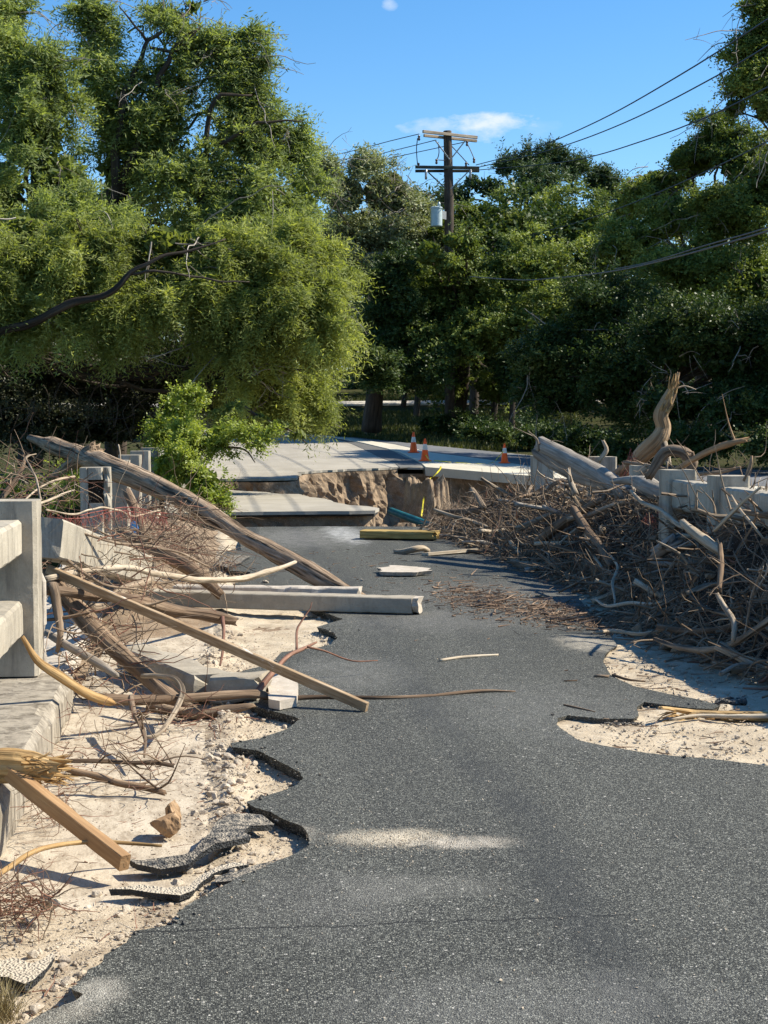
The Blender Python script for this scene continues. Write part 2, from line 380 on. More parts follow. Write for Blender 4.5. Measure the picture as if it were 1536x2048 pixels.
def mat_asphalt():
    m = NM('asphalt with aggregate'); co = m.coord('pos')
    v = m.n('ShaderNodeTexVoronoi', feature='F1'); v.inputs['Scale'].default_value = 185; m.l(co, v.inputs['Vector'])
    cellr = m.n('ShaderNodeSeparateColor'); m.l(v.outputs['Color'], cellr.inputs[0]); cr = cellr.outputs[0]; cg = cellr.outputs[1]
    col = m.ramp(cr, [(0.0, (0.022,0.022,0.019)), (0.40, (0.064,0.064,0.055)), (0.75, (0.130,0.130,0.112)), (1.0, (0.31,0.305,0.26))])
    gap = m.rampf(v.outputs['Distance'], 0.35, 0.75)
    col = m.mix(m.math('MULTIPLY', gap, 0.65), col, (0.012,0.012,0.013))
    # pale stones and white scuffs
    v2 = m.n('ShaderNodeTexVoronoi', feature='F1'); v2.inputs['Scale'].default_value = 62; m.l(m.coord('pos', (1,1,1)), v2.inputs['Vector'])
    c2 = m.n('ShaderNodeSeparateColor'); m.l(v2.outputs['Color'], c2.inputs[0])
    sp = m.math('MULTIPLY', m.math('GREATER_THAN', c2.outputs[0], 0.91), m.math('LESS_THAN', v2.outputs['Distance'], m.math('MULTIPLY', c2.outputs[1], 0.36)))
    col = m.mix(m.math('MULTIPLY', sp, 0.8), col, (0.50,0.47,0.42))
    # long wheel tracks and wear along the road
    tr = m.noise(m.coord('pos', (1.0, 0.055, 1.0)), 2.1, 3, 0.5, 0.2)
    col = m.mix(m.rampf(tr, 0.3, 0.7), m.mix(1.0, col, (0.86,0.86,0.87), 'MULTIPLY'), m.mix(1.0, col, (1.16,1.155,1.15), 'MULTIPLY'))
    sx = m.n('ShaderNodeSeparateXYZ'); m.l(co, sx.inputs[0])
    wob = m.math('MULTIPLY', m.math('SUBTRACT', m.noise(m.coord('pos', (0.2,0.35,1)), 1.0, 2), 0.5), 0.5)
    def trk(x0, w):
        d = m.math('ABSOLUTE', m.math('SUBTRACT', m.math('ADD', sx.outputs[0], wob), x0)); return m.math('SUBTRACT', 1.0, m.rampf(d, w*0.3, w))
    t = m.math('MAXIMUM', trk(1.18, 0.17), trk(2.62, 0.2))
    col = m.mix(m.math('MULTIPLY', t, m.math('MULTIPLY', m.rampf(m.noise(m.coord('pos', (1,0.3,1)), 3, 4), 0.3, 0.6), 0.42)), col, (0.03,0.032,0.034))
    # dusty wear, sprinkled fine
    gr = m.noise(co, 190, 2, 0.6)
    def dust(px, py, rx, ry, amt, cc, prev):
        g = G(px, py); dx = m.math('DIVIDE', m.math('SUBTRACT', sx.outputs[0], g.x), rx); dy = m.math('DIVIDE', m.math('SUBTRACT', sx.outputs[1], g.y), ry)
        r2 = m.math('ADD', m.math('MULTIPLY', dx, dx), m.math('MULTIPLY', dy, dy))
        f = m.math('SUBTRACT', m.math('ADD', m.math('MULTIPLY', m.noise(m.coord('pos', (1,.6,1)), 7, 9, 0.8, 0.5), 2.0), -0.12), m.math('MULTIPLY', r2, 0.62))
        f = m.rampf(m.math('ADD', f, m.math('MULTIPLY', m.math('SUBTRACT', gr, 0.5), 1.5)), 0.35, 1.05)
        return m.mix(m.math('MULTIPLY', f, amt), prev, cc)
    for a in ((790,1675,.27,.15,.95,(.62,.53,.40)), (930,1684,.24,.12,.8,(.56,.49,.40)), (840,1775,.36,.18,.2,(.38,.36,.32)), (640,1800,.4,.5,.12,(.34,.32,.3)),
              (560,1670,.20,.2,.5,(.52,.45,.36)), (700,1345,.5,.9,.22,(.33,.32,.3)), (1180,1287,.28,.55,.6,(.55,.48,.38)), (1100,1420,.8,1.2,.14,(.33,.32,.3)), (900,1240,1.1,.9,.2,(.33,.31,.29)),
              (1000,1190,1.4,1.4,.22,(.30,.27,.24)), (1060,2010,.7,.35,.2,(.33,.32,.3)), (200,1985,.10,.16,.5,(.55,.50,.42)), (110,2030,.14,.12,.35,(.55,.49,.40)), (690,1068,.35,2.2,.9,(.42,.41,.39)), (600,1075,.8,2.2,.3,(.38,.36,.34)), (1150,1120,.8,3,.3,(.28,.25,.22))):
        col = dust(*a, col)
    # one thin crack across the lane
    cn = m.math('MULTIPLY', m.math('SUBTRACT', m.noise(m.coord('pos', (1,0,0)), 4, 5, 0.7), 0.5), 0.16)
    gy = G(640, 1852).y
    d = m.math('ABSOLUTE', m.math('SUBTRACT', m.math('ADD', sx.outputs[1], cn), gy))
    ck = m.math('MULTIPLY', m.math('LESS_THAN', d, 0.006), m.math('MULTIPLY', m.math('LESS_THAN', sx.outputs[0], 1.3), m.math('GREATER_THAN', m.noise(m.coord('pos',(1,0,0)), 9, 2), 0.40)))
    col = m.mix(m.math('MULTIPLY', ck, 0.8), col, (0.012,0.012,0.012))
    h = m.math('ADD', m.math('MULTIPLY', m.math('SUBTRACT', 1.0, v.outputs['Distance']), 1.0), m.math('MULTIPLY', sp, 0.6))
    return m.fin(col, 0.78, m.bump(h, 0.9, 0.005), 0.25)
M['asphalt'] = mat_asphalt()
def mat_brokenasphalt(lo=0.42, hi=0.60, am=0.75):
    m = NM('broken asphalt'); co = m.coord('pos'); v = m.vor(co, 110)
    n = m.noise(co, 8, 6, 0.7)
    col = m.mix(m.rampf(n, 0.4, 0.7), (0.035,0.036,0.038), (0.085,0.085,0.083))
    g = m.n('ShaderNodeNewGeometry'); sz = m.n('ShaderNodeSeparateXYZ'); m.l(g.outputs['Normal'], sz.inputs[0])
    f = m.math('MULTIPLY', m.rampf(sz.outputs[2], 0.5, 0.9), m.rampf(m.noise(co, 30, 5, 0.8), lo, hi))
    col = m.mix(m.math('MULTIPLY', f, am), col, (0.46,0.39,0.30))
    return m.fin(col, 0.85, m.bump(v, 0.9, 0.01), 0.2)
M['chunk'] = mat_brokenasphalt(); M['chunkdusty'] = mat_brokenasphalt(0.30, 0.42, 1.0)
def mat_sand(name, a, b, c, extra=None):
    m = NM(name); co = m.coord('pos'); n = m.noise(co, 5, 8, 0.7); f = m.noise(co, 95, 4, 0.8); k = m.vor(co, 70)
    col = m.mix(m.rampf(n, 0.33, 0.66), a, b)
    col = m.mix(m.math('MULTIPLY', m.rampf(f, 0.52, 0.68), 0.6), col, c)
    col = m.mix(m.math('MULTIPLY', m.rampf(m.noise(m.coord('pos', (1,.6,1)), 2.2, 7, 0.72, 0.8), 0.5, 0.64), 0.55), col, c)
    v2 = m.n('ShaderNodeTexVoronoi', feature='F1'); v2.inputs['Scale'].default_value = 85; m.l(co, v2.inputs['Vector']); c2 = m.n('ShaderNodeSeparateColor'); m.l(v2.outputs['Color'], c2.inputs[0])
    sp = m.math('MULTIPLY', m.math('GREATER_THAN', c2.outputs[0], 0.55), m.math('LESS_THAN', v2.outputs['Distance'], m.math('MULTIPLY', c2.outputs[2], 0.45)))
    col = m.mix(m.math('MULTIPLY', sp, 0.65), col, m.mix(c2.outputs[1], (0.16,0.12,0.09), (0.72,0.66,0.56)))
    h = m.math('ADD', m.math('MULTIPLY', n, 1.2), m.math('ADD', m.math('MULTIPLY', f, 0.5), m.math('MULTIPLY', sp, 0.5)))
    return m.fin(col, 0.95, m.bump(h, 0.9, 0.014), 0.1)
M['sand'] = mat_sand('crushed limestone base', (0.42,0.335,0.235), (0.60,0.50,0.37), (0.22,0.165,0.115))
M['soil'] = mat_sand('clay soil', (0.20,0.14,0.09), (0.34,0.25,0.17), (0.085,0.052,0.033))
M['soillight'] = mat_sand('pale dug soil', (0.20,0.138,0.088), (0.36,0.265,0.18), (0.10,0.07,0.048))
M['stone'] = mat_sand('limestone rubble', (0.42,0.34,0.25), (0.58,0.50,0.40), (0.30,0.23,0.17))
def mat_gutter():
    m = NM('dusty gutter concrete'); co = m.coord('pos'); n = m.noise(co, 2.6, 8, 0.72, 0.4); n2 = m.noise(m.coord('pos', (2.6, 1.0, 1)), 7, 8, 0.78); f = m.noise(co, 120, 3, 0.7)
    col = m.mix(m.rampf(n, 0.35, 0.65), (0.42,0.35,0.265), (0.55,0.47,0.365))
    col = m.mix(m.math('MULTIPLY', m.rampf(n2, 0.47, 0.60), 0.7), col, (0.25,0.195,0.14))
    col = m.mix(m.math('MULTIPLY', m.rampf(f, 0.52, 0.68), 0.5), col, (0.22,0.17,0.13))
    return m.fin(col, 0.95, m.bump(m.math('ADD', n2, f), 0.5, 0.006), 0.1)
M['gutter'] = mat_gutter()
def mat_oldroad(name, a, b, s=1.0):
    m = NM(name); co = m.coord('pos'); n = m.noise(co, 0.8, 8, 0.7); f = m.noise(co, 30*s, 5, 0.75); tr = m.noise(m.coord('pos', (1, 0.06, 1)), 1.1, 4)
    col = m.mix(m.rampf(n, 0.35, 0.65), a, b); col = m.mix(m.math('MULTIPLY', m.rampf(f, 0.5, 0.75), 0.35), col, tuple(x*0.55 for x in a))
    col = m.mix(m.math('MULTIPLY', m.rampf(tr, 0.5, 0.65), 0.22), col, tuple(x*0.6 for x in a))
    return m.fin(col, 0.9, m.bump(f, 0.5, 0.01), 0.15)
M['oldroad'] = mat_oldroad('old grey road', (0.31,0.275,0.225), (0.40,0.36,0.30))
M['patch'] = mat_oldroad('dark road patch', (0.11,0.105,0.10), (0.16,0.155,0.145))
M['cream'] = mat_oldroad('cream concrete', (0.50,0.45,0.36), (0.60,0.55,0.45))
M['sideroad'] = mat_oldroad('side road asphalt', (0.13,0.13,0.135), (0.19,0.19,0.195))
M['parkroad'] = mat_oldroad('pale park road', (0.45,0.40,0.34), (0.56,0.51,0.44))
def mat_terrain():
    m = NM('bank soil and grass'); co = m.coord('pos'); n = m.noise(co, 0.5, 7, 0.7); f = m.noise(co, 12, 5, 0.75)
    col = m.mix(m.rampf(n, 0.4, 0.62), (0.03,0.036,0.013), (0.06,0.052,0.026)); col = m.mix(m.rampf(f, 0.45, 0.7), col, (0.055,0.06,0.02))
    return m.fin(col, 0.95, m.bump(f, 0.8, 0.05), 0.05)
M['terrain'] = mat_terrain()
M['bed'] = mat_sand('creek bed mud', (0.14,0.10,0.07), (0.22,0.165,0.12), (0.07,0.05,0.035))
M['mound'] = mat_sand('debris mud with gap shade', (0.035,0.026,0.02), (0.06,0.045,0.033), (0.018,0.013,0.010))  # mud darkened so the gaps between sticks look deeply shaded
def mat_leaf(name, dark, mid, lite, gl=0.35, tr=0.28, sc=0.5, ro=0.5):
    m = NM(name); n = m.noise(m.coord('pos'), sc, 4, 0.6)
    f = m.math('ADD', m.math('MULTIPLY', m.rnd(), 0.55), m.math('MULTIPLY', m.rampf(n, 0.3, 0.7), 0.45))
    col = m.ramp(f, [(0.05, dark), (0.5, mid), (0.95, lite)])
    tcol = m.mix(1.0, col, (1.25, 1.25, 0.55), 'MULTIPLY')
    return m.fin(col, ro, None, gl, 0, tr, tcol)
M['cyp'] = mat_leaf('cypress needles', (0.075,0.095,0.03), (0.25,0.285,0.08), (0.52,0.54,0.19), 0.2, 0.5, 0.55, 0.6)
M['cypback'] = mat_leaf('far cypress needles', (0.075,0.105,0.042), (0.23,0.28,0.10), (0.45,0.50,0.20), 0.2, 0.5, 0.45, 0.55)
M['olive'] = mat_leaf('grey olive leaves', (0.11,0.13,0.065), (0.235,0.26,0.13), (0.40,0.42,0.24), 0.3, 0.3, 0.6)
M['oak'] = mat_leaf('oak leaves', (0.04,0.066,0.018), (0.14,0.18,0.045), (0.35,0.39,0.10), 0.15, 0.32, 0.35, 0.5)
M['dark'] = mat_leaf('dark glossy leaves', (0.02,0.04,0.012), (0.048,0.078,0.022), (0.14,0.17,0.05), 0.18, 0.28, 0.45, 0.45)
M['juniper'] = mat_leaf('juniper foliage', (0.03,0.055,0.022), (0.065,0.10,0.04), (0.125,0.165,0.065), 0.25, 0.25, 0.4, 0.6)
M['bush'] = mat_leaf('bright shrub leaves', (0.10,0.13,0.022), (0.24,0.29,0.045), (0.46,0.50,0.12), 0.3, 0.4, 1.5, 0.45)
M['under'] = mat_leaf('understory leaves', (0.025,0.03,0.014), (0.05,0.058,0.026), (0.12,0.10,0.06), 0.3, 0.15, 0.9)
M['grass'] = mat_leaf('grass blades', (0.028,0.036,0.010), (0.055,0.066,0.018), (0.13,0.125,0.045), 0.2, 0.3, 1.5)  # tones lowered to stand in for tree shade on the bank
M['drygrass'] = mat_leaf('dry grass blades', (0.20,0.14,0.06), (0.32,0.25,0.12), (0.45,0.38,0.2), 0.2, 0.2, 4)
M['netting'] = mat_leaf('red mesh strands', (0.14,0.035,0.025), (0.27,0.075,0.055), (0.4,0.18,0.14), 0.2, 0.2, 9)
M['orange'] = simple('orange plastic', (1.0,0.12,0.012), 0.5, 0.3, 0, 0.0)
M['band'] = simple('pale reflective band', (0.66,0.60,0.52), 0.35, 0.5)
M['rubber'] = simple('black rubber', (0.02,0.02,0.02), 0.7)
M['tape'] = NM('yellow tape').fin((0.75,0.62,0.03), 0.4, None, 0.4, 0, 0.2)
M['teal'] = simple('teal plastic', (0.012,0.10,0.105), 0.4, 0.5, 0, 0.35, 5)
M['yellowtimber'] = mat_wood('yellow painted timber', (0.30,0.20,0.06), (0.48,0.34,0.12), (0.60,0.46,0.20), 24, 3, 0.003, 0.5)
M['cable'] = simple('grey cable', (0.10,0.10,0.10), 0.6)
M['wire'] = simple('cable black', (0.025,0.025,0.028), 0.5)
M['armgrey'] = mat_wood('bleached crossarm', (0.33,0.26,0.19), (0.50,0.41,0.31), (0.62,0.54,0.44), 30, 3, 0.003, 0.4)
M['armgreen'] = mat_wood('dark treated crossarm', (0.04,0.045,0.035), (0.075,0.08,0.062), (0.12,0.125,0.10), 30, 3, 0.003, 0.3)
M['steel'] = simple('galvanised steel', (0.35,0.36,0.37), 0.45, 0.5, 0.6)
M['can'] = simple('pale grey enamel', (0.42,0.50,0.50), 0.4, 0.5, 0, 0.1)
M['porcelain'] = simple('insulator glaze', (0.10,0.055,0.04), 0.25, 0.6)
M['signorange'] = simple('orange sign face', (0.85,0.32,0.02), 0.5)
M['signwhite'] = simple('white painted board', (0.62,0.68,0.70), 0.5)
M['signpost'] = simple('dark sign post', (0.02,0.03,0.045), 0.6)
M['masonry'] = mat_concrete('limestone masonry', (0.42,0.38,0.32), (0.58,0.53,0.46), (0.16,0.13,0.1), 3)
M['blue'] = simple('blue plastic', (0.02,0.09,0.22), 0.4)

# ------------------------------------------------------------------ ground, banks, far roads
def grid(x0, x1, y0, y1, s):
    xs = np.arange(x0, x1+s*0.5, s); ys = np.arange(y0, y1+s*0.5, s); X, Y = np.meshgrid(xs, ys)
    idx = np.arange(X.size).reshape(X.shape)
    q = np.stack([idx[:-1,:-1], idx[:-1,1:], idx[1:,1:], idx[1:,:-1]], -1).reshape(-1,4)
    return X, Y, q
SC = [F(*a) for a in ((300,985),(440,962),(530,961),(592,958),(603,947),(640,943),(700,940),(760,938),(797,936),(850,936),(905,940),(960,944),(1076,955),(1300,972),(1700,1000))]
sx_ = np.array([p.x for p in SC]); sy_ = np.array([p.y for p in SC])
def ysc(X): return np.interp(X, sx_, sy_)
def terr(X, Y):
    far = 0.3+(Y-36)*FS - 0.12
    far = far + np.maximum(0, Y-62)*0.030 + np.maximum(0, Y-90)*0.02
    far = far - 1.0*sstep((-X-9)/10.0)*sstep((60-Y)/20)
    low = -2.0 + (fbm(np.stack([X*.4, Y*.4, X*0], -1), 3)-.5)*0.8
    t = sstep((Y-ysc(X)-0.15)/0.8)
    z = low*(1-t)+far*t
    side = sstep((X-7)/10.0)   # the right bank lies higher
    z = np.maximum(z, np.where(Y < 60, -2.0+side*(1.3+np.minimum(1.0, np.maximum(0, Y)*.03)), -99))
    return z
mb = MB(); X, Y, q = grid(-46, 62, -12, 128, 0.5)
Z = terr(X, Y)+(fbm(np.stack([X*1.3, Y*1.3, X*0], -1), 4, 2)-.5)*0.14
mb.add(np.stack([X, Y, Z], -1), q); tag(mb.build('ground', M['terrain'], smooth=True), kind='structure')
# wide outer ground reaching the horizon
mb = MB(); X, Y, q = grid(-900, 900, -600, 1300, 50)
mb.add(np.stack([X, Y, np.full_like(X, -3.2)+np.maximum(0, Y-130)*0.012], -1), q); tag(mb.build('terrain', M['terrain']), kind='structure')

def fpoly(pts, dz=0.0): return [F(a, b, dz) for a, b in pts]
def struct(name, mbx, mat, **k): return tag(mbx.build(name, mat, **k), kind='structure')
mb = MB(); sheet(mb, fpoly([(300,985),(440,958),(530,957),(592,956),(600,944),(640,941),(700,938),(760,936),(797,934),(860,935),(960,943),(1076,954),(1300,972),(1700,1000),(1700,960),(1536,945),(1300,928),(1074,912),(863,891),(760,880),(650,871),(614,868),(560,858),(474,848),(430,846),(300,850)], -0.004), 0.055, 0.16, 0.12)
struct('far_road', mb, M['oldroad'])
mb = MB(); sheet(mb, fpoly([(655,873),(700,880),(760,893),(788,903),(812,915),(830,921),(846,932),(800,935),(790,926),(755,912),(728,898),(700,886)], 0.006), 0.02, 0.04, 0.3, 3.0)
struct('road_patch', mb, M['patch'])
mb = MB(); sheet(mb, fpoly([(650,871),(700,876),(790,889),(863,905),(960,917),(1080,935),(1300,958),(1700,985),(1700,999),(1300,971),(1080,953),(960,943),(852,934),(836,921),(800,903),(720,884)], 0.03), 0.22, 0.02, 0.3, 4.0)
struct('concrete_gutter', mb, M['cream'])
mb = MB(); sheet(mb, fpoly([(700,874),(863,891),(1074,912),(1300,928),(1700,950),(1700,984),(1300,957),(1080,934),(960,916),(863,904),(790,888)], 0.004), 0.03, 0.02, 0.4, 5.0)
struct('side_road', mb, M['sideroad'])
# park road beyond the grass bank
mb = MB(); sheet(mb, [Vector((x, y, float(terr(np.array(x), np.array(y)))+0.16)) for x, y in ((-14,80),(2,83),(10,85),(24,88),(24,91),(10,88.5),(2,87),(-14,84))], 0.1)
struct('park_road', mb, M['parkroad'])

# washed out scarp: a vertical, furrowed face of clay under the far road
def scarp(path, ztop, zbot, amp, name, mat, lean=0.35, seed=0.0, nz=26, fur=1.0):
    p, _ = spline(path, [1]*len(path), 0.09)
    T = np.gradient(p, axis=0); T[:,2] = 0; T /= np.linalg.norm(T, axis=1)[:,None]+1e-9
    Nn = np.stack([T[:,1], -T[:,0], T[:,2]*0], 1)
    L = np.concatenate([[0], np.cumsum(np.linalg.norm(np.diff(p, axis=0), axis=1))])
    t = np.linspace(0, 1, nz)
    zt = ztop(p) ; V = np.zeros((len(p), nz, 3))
    for j, tj in enumerate(t):
        z = zt*(1-tj)+zbot*tj
        q = np.stack([L*1.7*fur, z*0.45, L*0+seed], 1); q2 = np.stack([L*5*fur, z*1.6, L*0+seed], 1); q3 = np.stack([L*14, z*12, L*0+seed],1)
        d = (fbm(q, 3, seed)-.5)*amp*2 + (fbm(q2, 3, seed+2)-.5)*amp*1.3 + (fbm(q3,3,seed)-.5)*0.20 + lean*tj**1.5
        d *= sstep(tj*7+0.05)
        V[:,j] = p + Nn*d[:,None]; V[:,j,2] = z + (fbm(q3, 2, seed+7)-.5)*0.06*(tj > 0)
    idx = np.arange(len(p)*nz).reshape(len(p), nz)
    q = np.stack([idx[:-1,:-1], idx[:-1,1:], idx[1:,1:], idx[1:,:-1]], -1).reshape(-1,4)
    m = MB(); m.add(V.reshape(-1,3), q); return struct(name, m, mat)
path = [Vector((p.x, p.y+0.16, 0)) for p in SC]
scarp(path[:9], lambda p: zfar(p[:,1])-0.055, -2.0, 0.34, 'washout_scarp', M['soillight'], 0.9, 1.0)
scarp(path[8:], lambda p: zfar(p[:,1])-0.16, -2.0, 0.28, 'washout_bank', M['soil'], 0.3, 4.0, fur=0.7)
# soil buttress left standing in the hole
def mound(cx, cy, rx, ry, h, z0, seed, name, mat, amp=0.5):
    X, Y, q = grid(-1.5, 1.5, -1.5, 1.5, 0.03); r = np.sqrt(X**2+Y**2)
    n = fbm(np.stack([X*2.2, Y*2.2, X*0+seed], -1), 4, seed)
    z = z0+h*np.clip(1.35-r*1.25+(n-.5)*amp*2, 0, 1)**0.8*(0.75+0.5*n)
    mb = MB(); mb.add(np.stack([cx+X*rx+(n-.5)*.15, cy+Y*ry, z], -1), q); return struct(name, mb, mat)
c = P(850, 1000, 31.5); mound(c.x, 31.8, 0.75, 1.2, 2.15, -2.0, 3.0, 'soil_buttress', M['soillight'], 0.8)
c = P(905, 1000, 32.5); mound(c.x, 33.2, 0.6, 1.1, 1.7, -2.0, 6.0, 'soil_mound', M['soil'], 0.8)
c = P(790, 1000, 29.5); mound(c.x, 30.0, 0.7, 1.2, 1.45, -2.0, 9.0, 'soil_heap', M['soil'], 0.8)
mb = MB(); X, Y, q = grid(-3, 14, 23, 40, 0.2); mb.add(np.stack([X, Y, -1.55+(fbm(np.stack([X, Y, X*0], -1), 4)-.5)*1.1], -1), q); struct('washout_floor', mb, M['bed'])

# broken road slab islanded in front of the scarp
ZS = 0.10
def GS(px, py): return G(px, py, ZS)
sp_ = [(330,1026),(470,1024),(560,1023),(660,1022),(700,1022),(752,1021),(757,1016),(735,1012),(700,1010),(672,1005),(650,997),(620,994),(598,988),(560,988),(530,984),(470,981),(420,976),(330,976)]
mb = MB(); sheet(mb, [GS(*a) for a in sp_], 0.055, 0.05, 0.2, 2.0); struct('broken_road_slab', mb, M['oldroad'])
low = [GS(a, b)+Vector((0, 0.10 if b > 1010 else -0.1, -0.045)) for a, b in sp_]
mb = MB(); sheet(mb, low, 0.05, 0.05, 0.2, 2.0); struct('slab_asphalt_layer', mb, M['chunk'])
pth = [p+Vector((0, .22, 0)) for p in ([GS(330,1026), GS(470,1024), GS(560,1023), GS(660,1022), GS(735,1021), GS(750,1014)+Vector((-.05,0,0))])]
scarp([Vector((p.x, p.y, 0)) for p in pth]+[Vector((pth[-1].x-.6, pth[-1].y+2.5, 0)), Vector((pth[-1].x-2, pth[-1].y+5, 0))], lambda p: p[:,0]*0+ZS-0.09, -1.6, 0.10, 'slab_scarp', M['soil'], 0.1, 8.0, 20, 0.8)
mb = MB()
pp = [Vector((p.x, p.y+0.35, ZS-0.11)) for p in low]; sheet(mb, pp, 0.5, 0.06, 0.2, 2.0); struct('slab_base', mb, M['soil'])

# ------------------------------------------------------------------ bridge deck, gutter, kerbs
DE = G(600, 1052).y
mb = MB(); box(mb, (-1.75, -6, -0.75), (4.75, DE-0.05, -0.075), 0.02, 0.002, step=2.0); struct('bridge_deck', mb, M['beamc'])
def base_z(X, Y):
    n = fbm(np.stack([X*3.5, Y*3.5, X*0], -1), 5, 1); f = fbm(np.stack([X*22, Y*22, X*0], -1), 3, 5)
    z = -0.058 + (n-.5)*0.040 + (f-.5)*0.022
    xr = 0.02+0.25*(fbm(np.stack([X*0, Y*.9, X*0], -1), 3, 9)-.5)-0.02*np.maximum(0, 6.5-Y)
    ridge = np.exp(-((X-xr)/0.09)**2)*sstep((Y-4.5)/1.5)
    z = z + ridge*(0.010+0.045*f)
    z = z + 0.030*sstep((X-1.3)/.4)*(1-sstep((Y-14)/3))
    gut = sstep((xr-0.06-X)/0.10)*sstep((Y-5.0)/0.6)
    z = z*(1-gut)+(-0.066+(n-.5)*0.010)*gut
    return z, gut
mb = MB(); X, Y, q = grid(-0.86, 3.8, 3.0, DE-0.06, 0.035)
z, gut = base_z(X, Y); mb.add(np.stack([X, Y, z], -1), q); struct('sand_bed', mb, M['sand'], smooth=True)
mb = MB(); X, Y, q = grid(-0.86, 3.8, -6, 3.0, 0.25); mb.add(np.stack([X, Y, X*0-0.05], -1), q); struct('sand_bed_near', mb, M['sand'])
mb = MB(); X, Y, q = grid(-0.86, 0.05, 5.0, 19, 0.035)
z, gut = base_z(X, Y); mb.add(np.stack([X, Y, z+0.006-0.03*(1-sstep(gut*2))], -1), q); struct('gutter', mb, M['gutter'], smooth=True)

AL = [(50,2048),(92,2025),(150,2003),(166,1988),(142,1978),(176,1940),(205,1926),(208,1910),(255,1885),(270,1862),(340,1850),(356,1836),(351,1826),(385,1802),(420,1785),(470,1757),(545,1727),(600,1702),(621,1691),(618,1668),(603,1652),(570,1640),(540,1625),(505,1613),(491,1604),(560,1582),(593,1569),(603,1556),(598,1545),(572,1530),(545,1515),(510,1500),(466,1494),(462,1486),(520,1476),(570,1459),(590,1447),(598,1437),(570,1428),(535,1420),(505,1412),(470,1392),(455,1368),(470,1346),(515,1334),(546,1322),(564,1304),(597,1300),(630,1296),(663,1288),(673,1276),(668,1266),(652,1259),(634,1254),(686,1238),(640,1222),(600,1205),(529,1192),(495,1178),(466,1168),(496,1156),(500,1144),(456,1141),(474,1128),(480,1120),(446,1108),(455,1101),(482,1099),(480,1086),(486,1070),(484,1054)]
AR = [(640,1052.6),(800,1053),(960,1054),(1100,1056),(1104,1100),(1130,1160),(1165,1205),(1236,1290),(1210,1308),(1205,1324),(1222,1350),(1268,1372),(1328,1386),(1386,1396),(1440,1410),(1425,1418),(1380,1416),(1320,1408),(1288,1404),(1272,1415),(1276,1430),(1266,1437),(1198,1437),(1138,1431),(1118,1437),(1114,1450),(1128,1461),(1158,1480),(1218,1493),(1293,1506),(1418,1517),(1536,1531)]
poly = [G(*a) for a in AL+AR]
poly += [Vector((3.68, 6.4, 0)), Vector((3.68, -6, 0)), Vector((-0.4, -6, 0)), Vector((-0.4, 2.5, 0))]
mb = MB(); sheet(mb, poly, 0.060, 0.012, 0.016, 6.0, 0.03, hf=.003)
struct('asphalt_road', mb, M['asphalt'])
# right kerb and footway under the debris; left raised footway with its broken end
mb = MB(); box(mb, (3.70, -6, -0.07), (4.62, DE-0.4, 0.17), 0.02, 0.004, step=0.5); struct('kerb', mb, M['walk'])
YB = 8.05
mb = MB(); beam(mb, (-1.27, -6, 0.045), (-1.27, YB, 0.045), 0.90, 0.25, 0.03, step=0.07, chip=0.012, end1=0.03); struct('footway', mb, M['walk'])
mb = MB(); beam(mb, (-1.24, YB+0.03, 0.035), (-1.24, YB+0.78, 0.035), 0.82, 0.25, 0.03, step=0.05, chip=0.012, end1=0.10); struct('footway_end', mb, M['walk'])
mb = MB(); beam(mb, (-1.33, YB+0.85, -0.02), (-1.33, DE+3, -0.02), 0.78, 0.14, 0.03, step=0.2, chip=0.02); struct('footway_stub', mb, M['brokenc'])

# ------------------------------------------------------------------ concrete railings
PW = 0.285
def post_mesh(mb, x1, y, w=PW, d=0.27, z0=0.17, z1=1.15):
    box(mb, (x1-w, y-d/2, z0), (x1, y+d/2, z1), 0.022, 0.0015, step=0.05)
t = thing('bridge_railing', 'intact concrete railing with two long rails at the left edge, nearest the viewer', 'railing', (-1.15, 8.75, 0.17))
mb = MB(); post_mesh(mb, -1.005, 8.82); mb.build('post', M['concrete'], t)
for zc in (0.945, 0.495):
    mb = MB(); beam(mb, (-1.18, 8.69, zc), (-1.18, 2.2, zc), 0.19, 0.205, 0.018, chip=0.003, step=0.08); mb.build('rail', M['concrete'], t)
mb = MB(); post_mesh(mb, -1.005, 5.9, 0.12); 
mb = MB(); box(mb, (-1.285, 8.99, 0.17), (-1.10, 9.03, 1.10), 0.01, 0.006); box(mb, (-1.095, 8.975, 0.17), (-0.995, 9.045, 0.98), 0.01, 0.02); mb.build('broken_face', M['brokenc'], t)

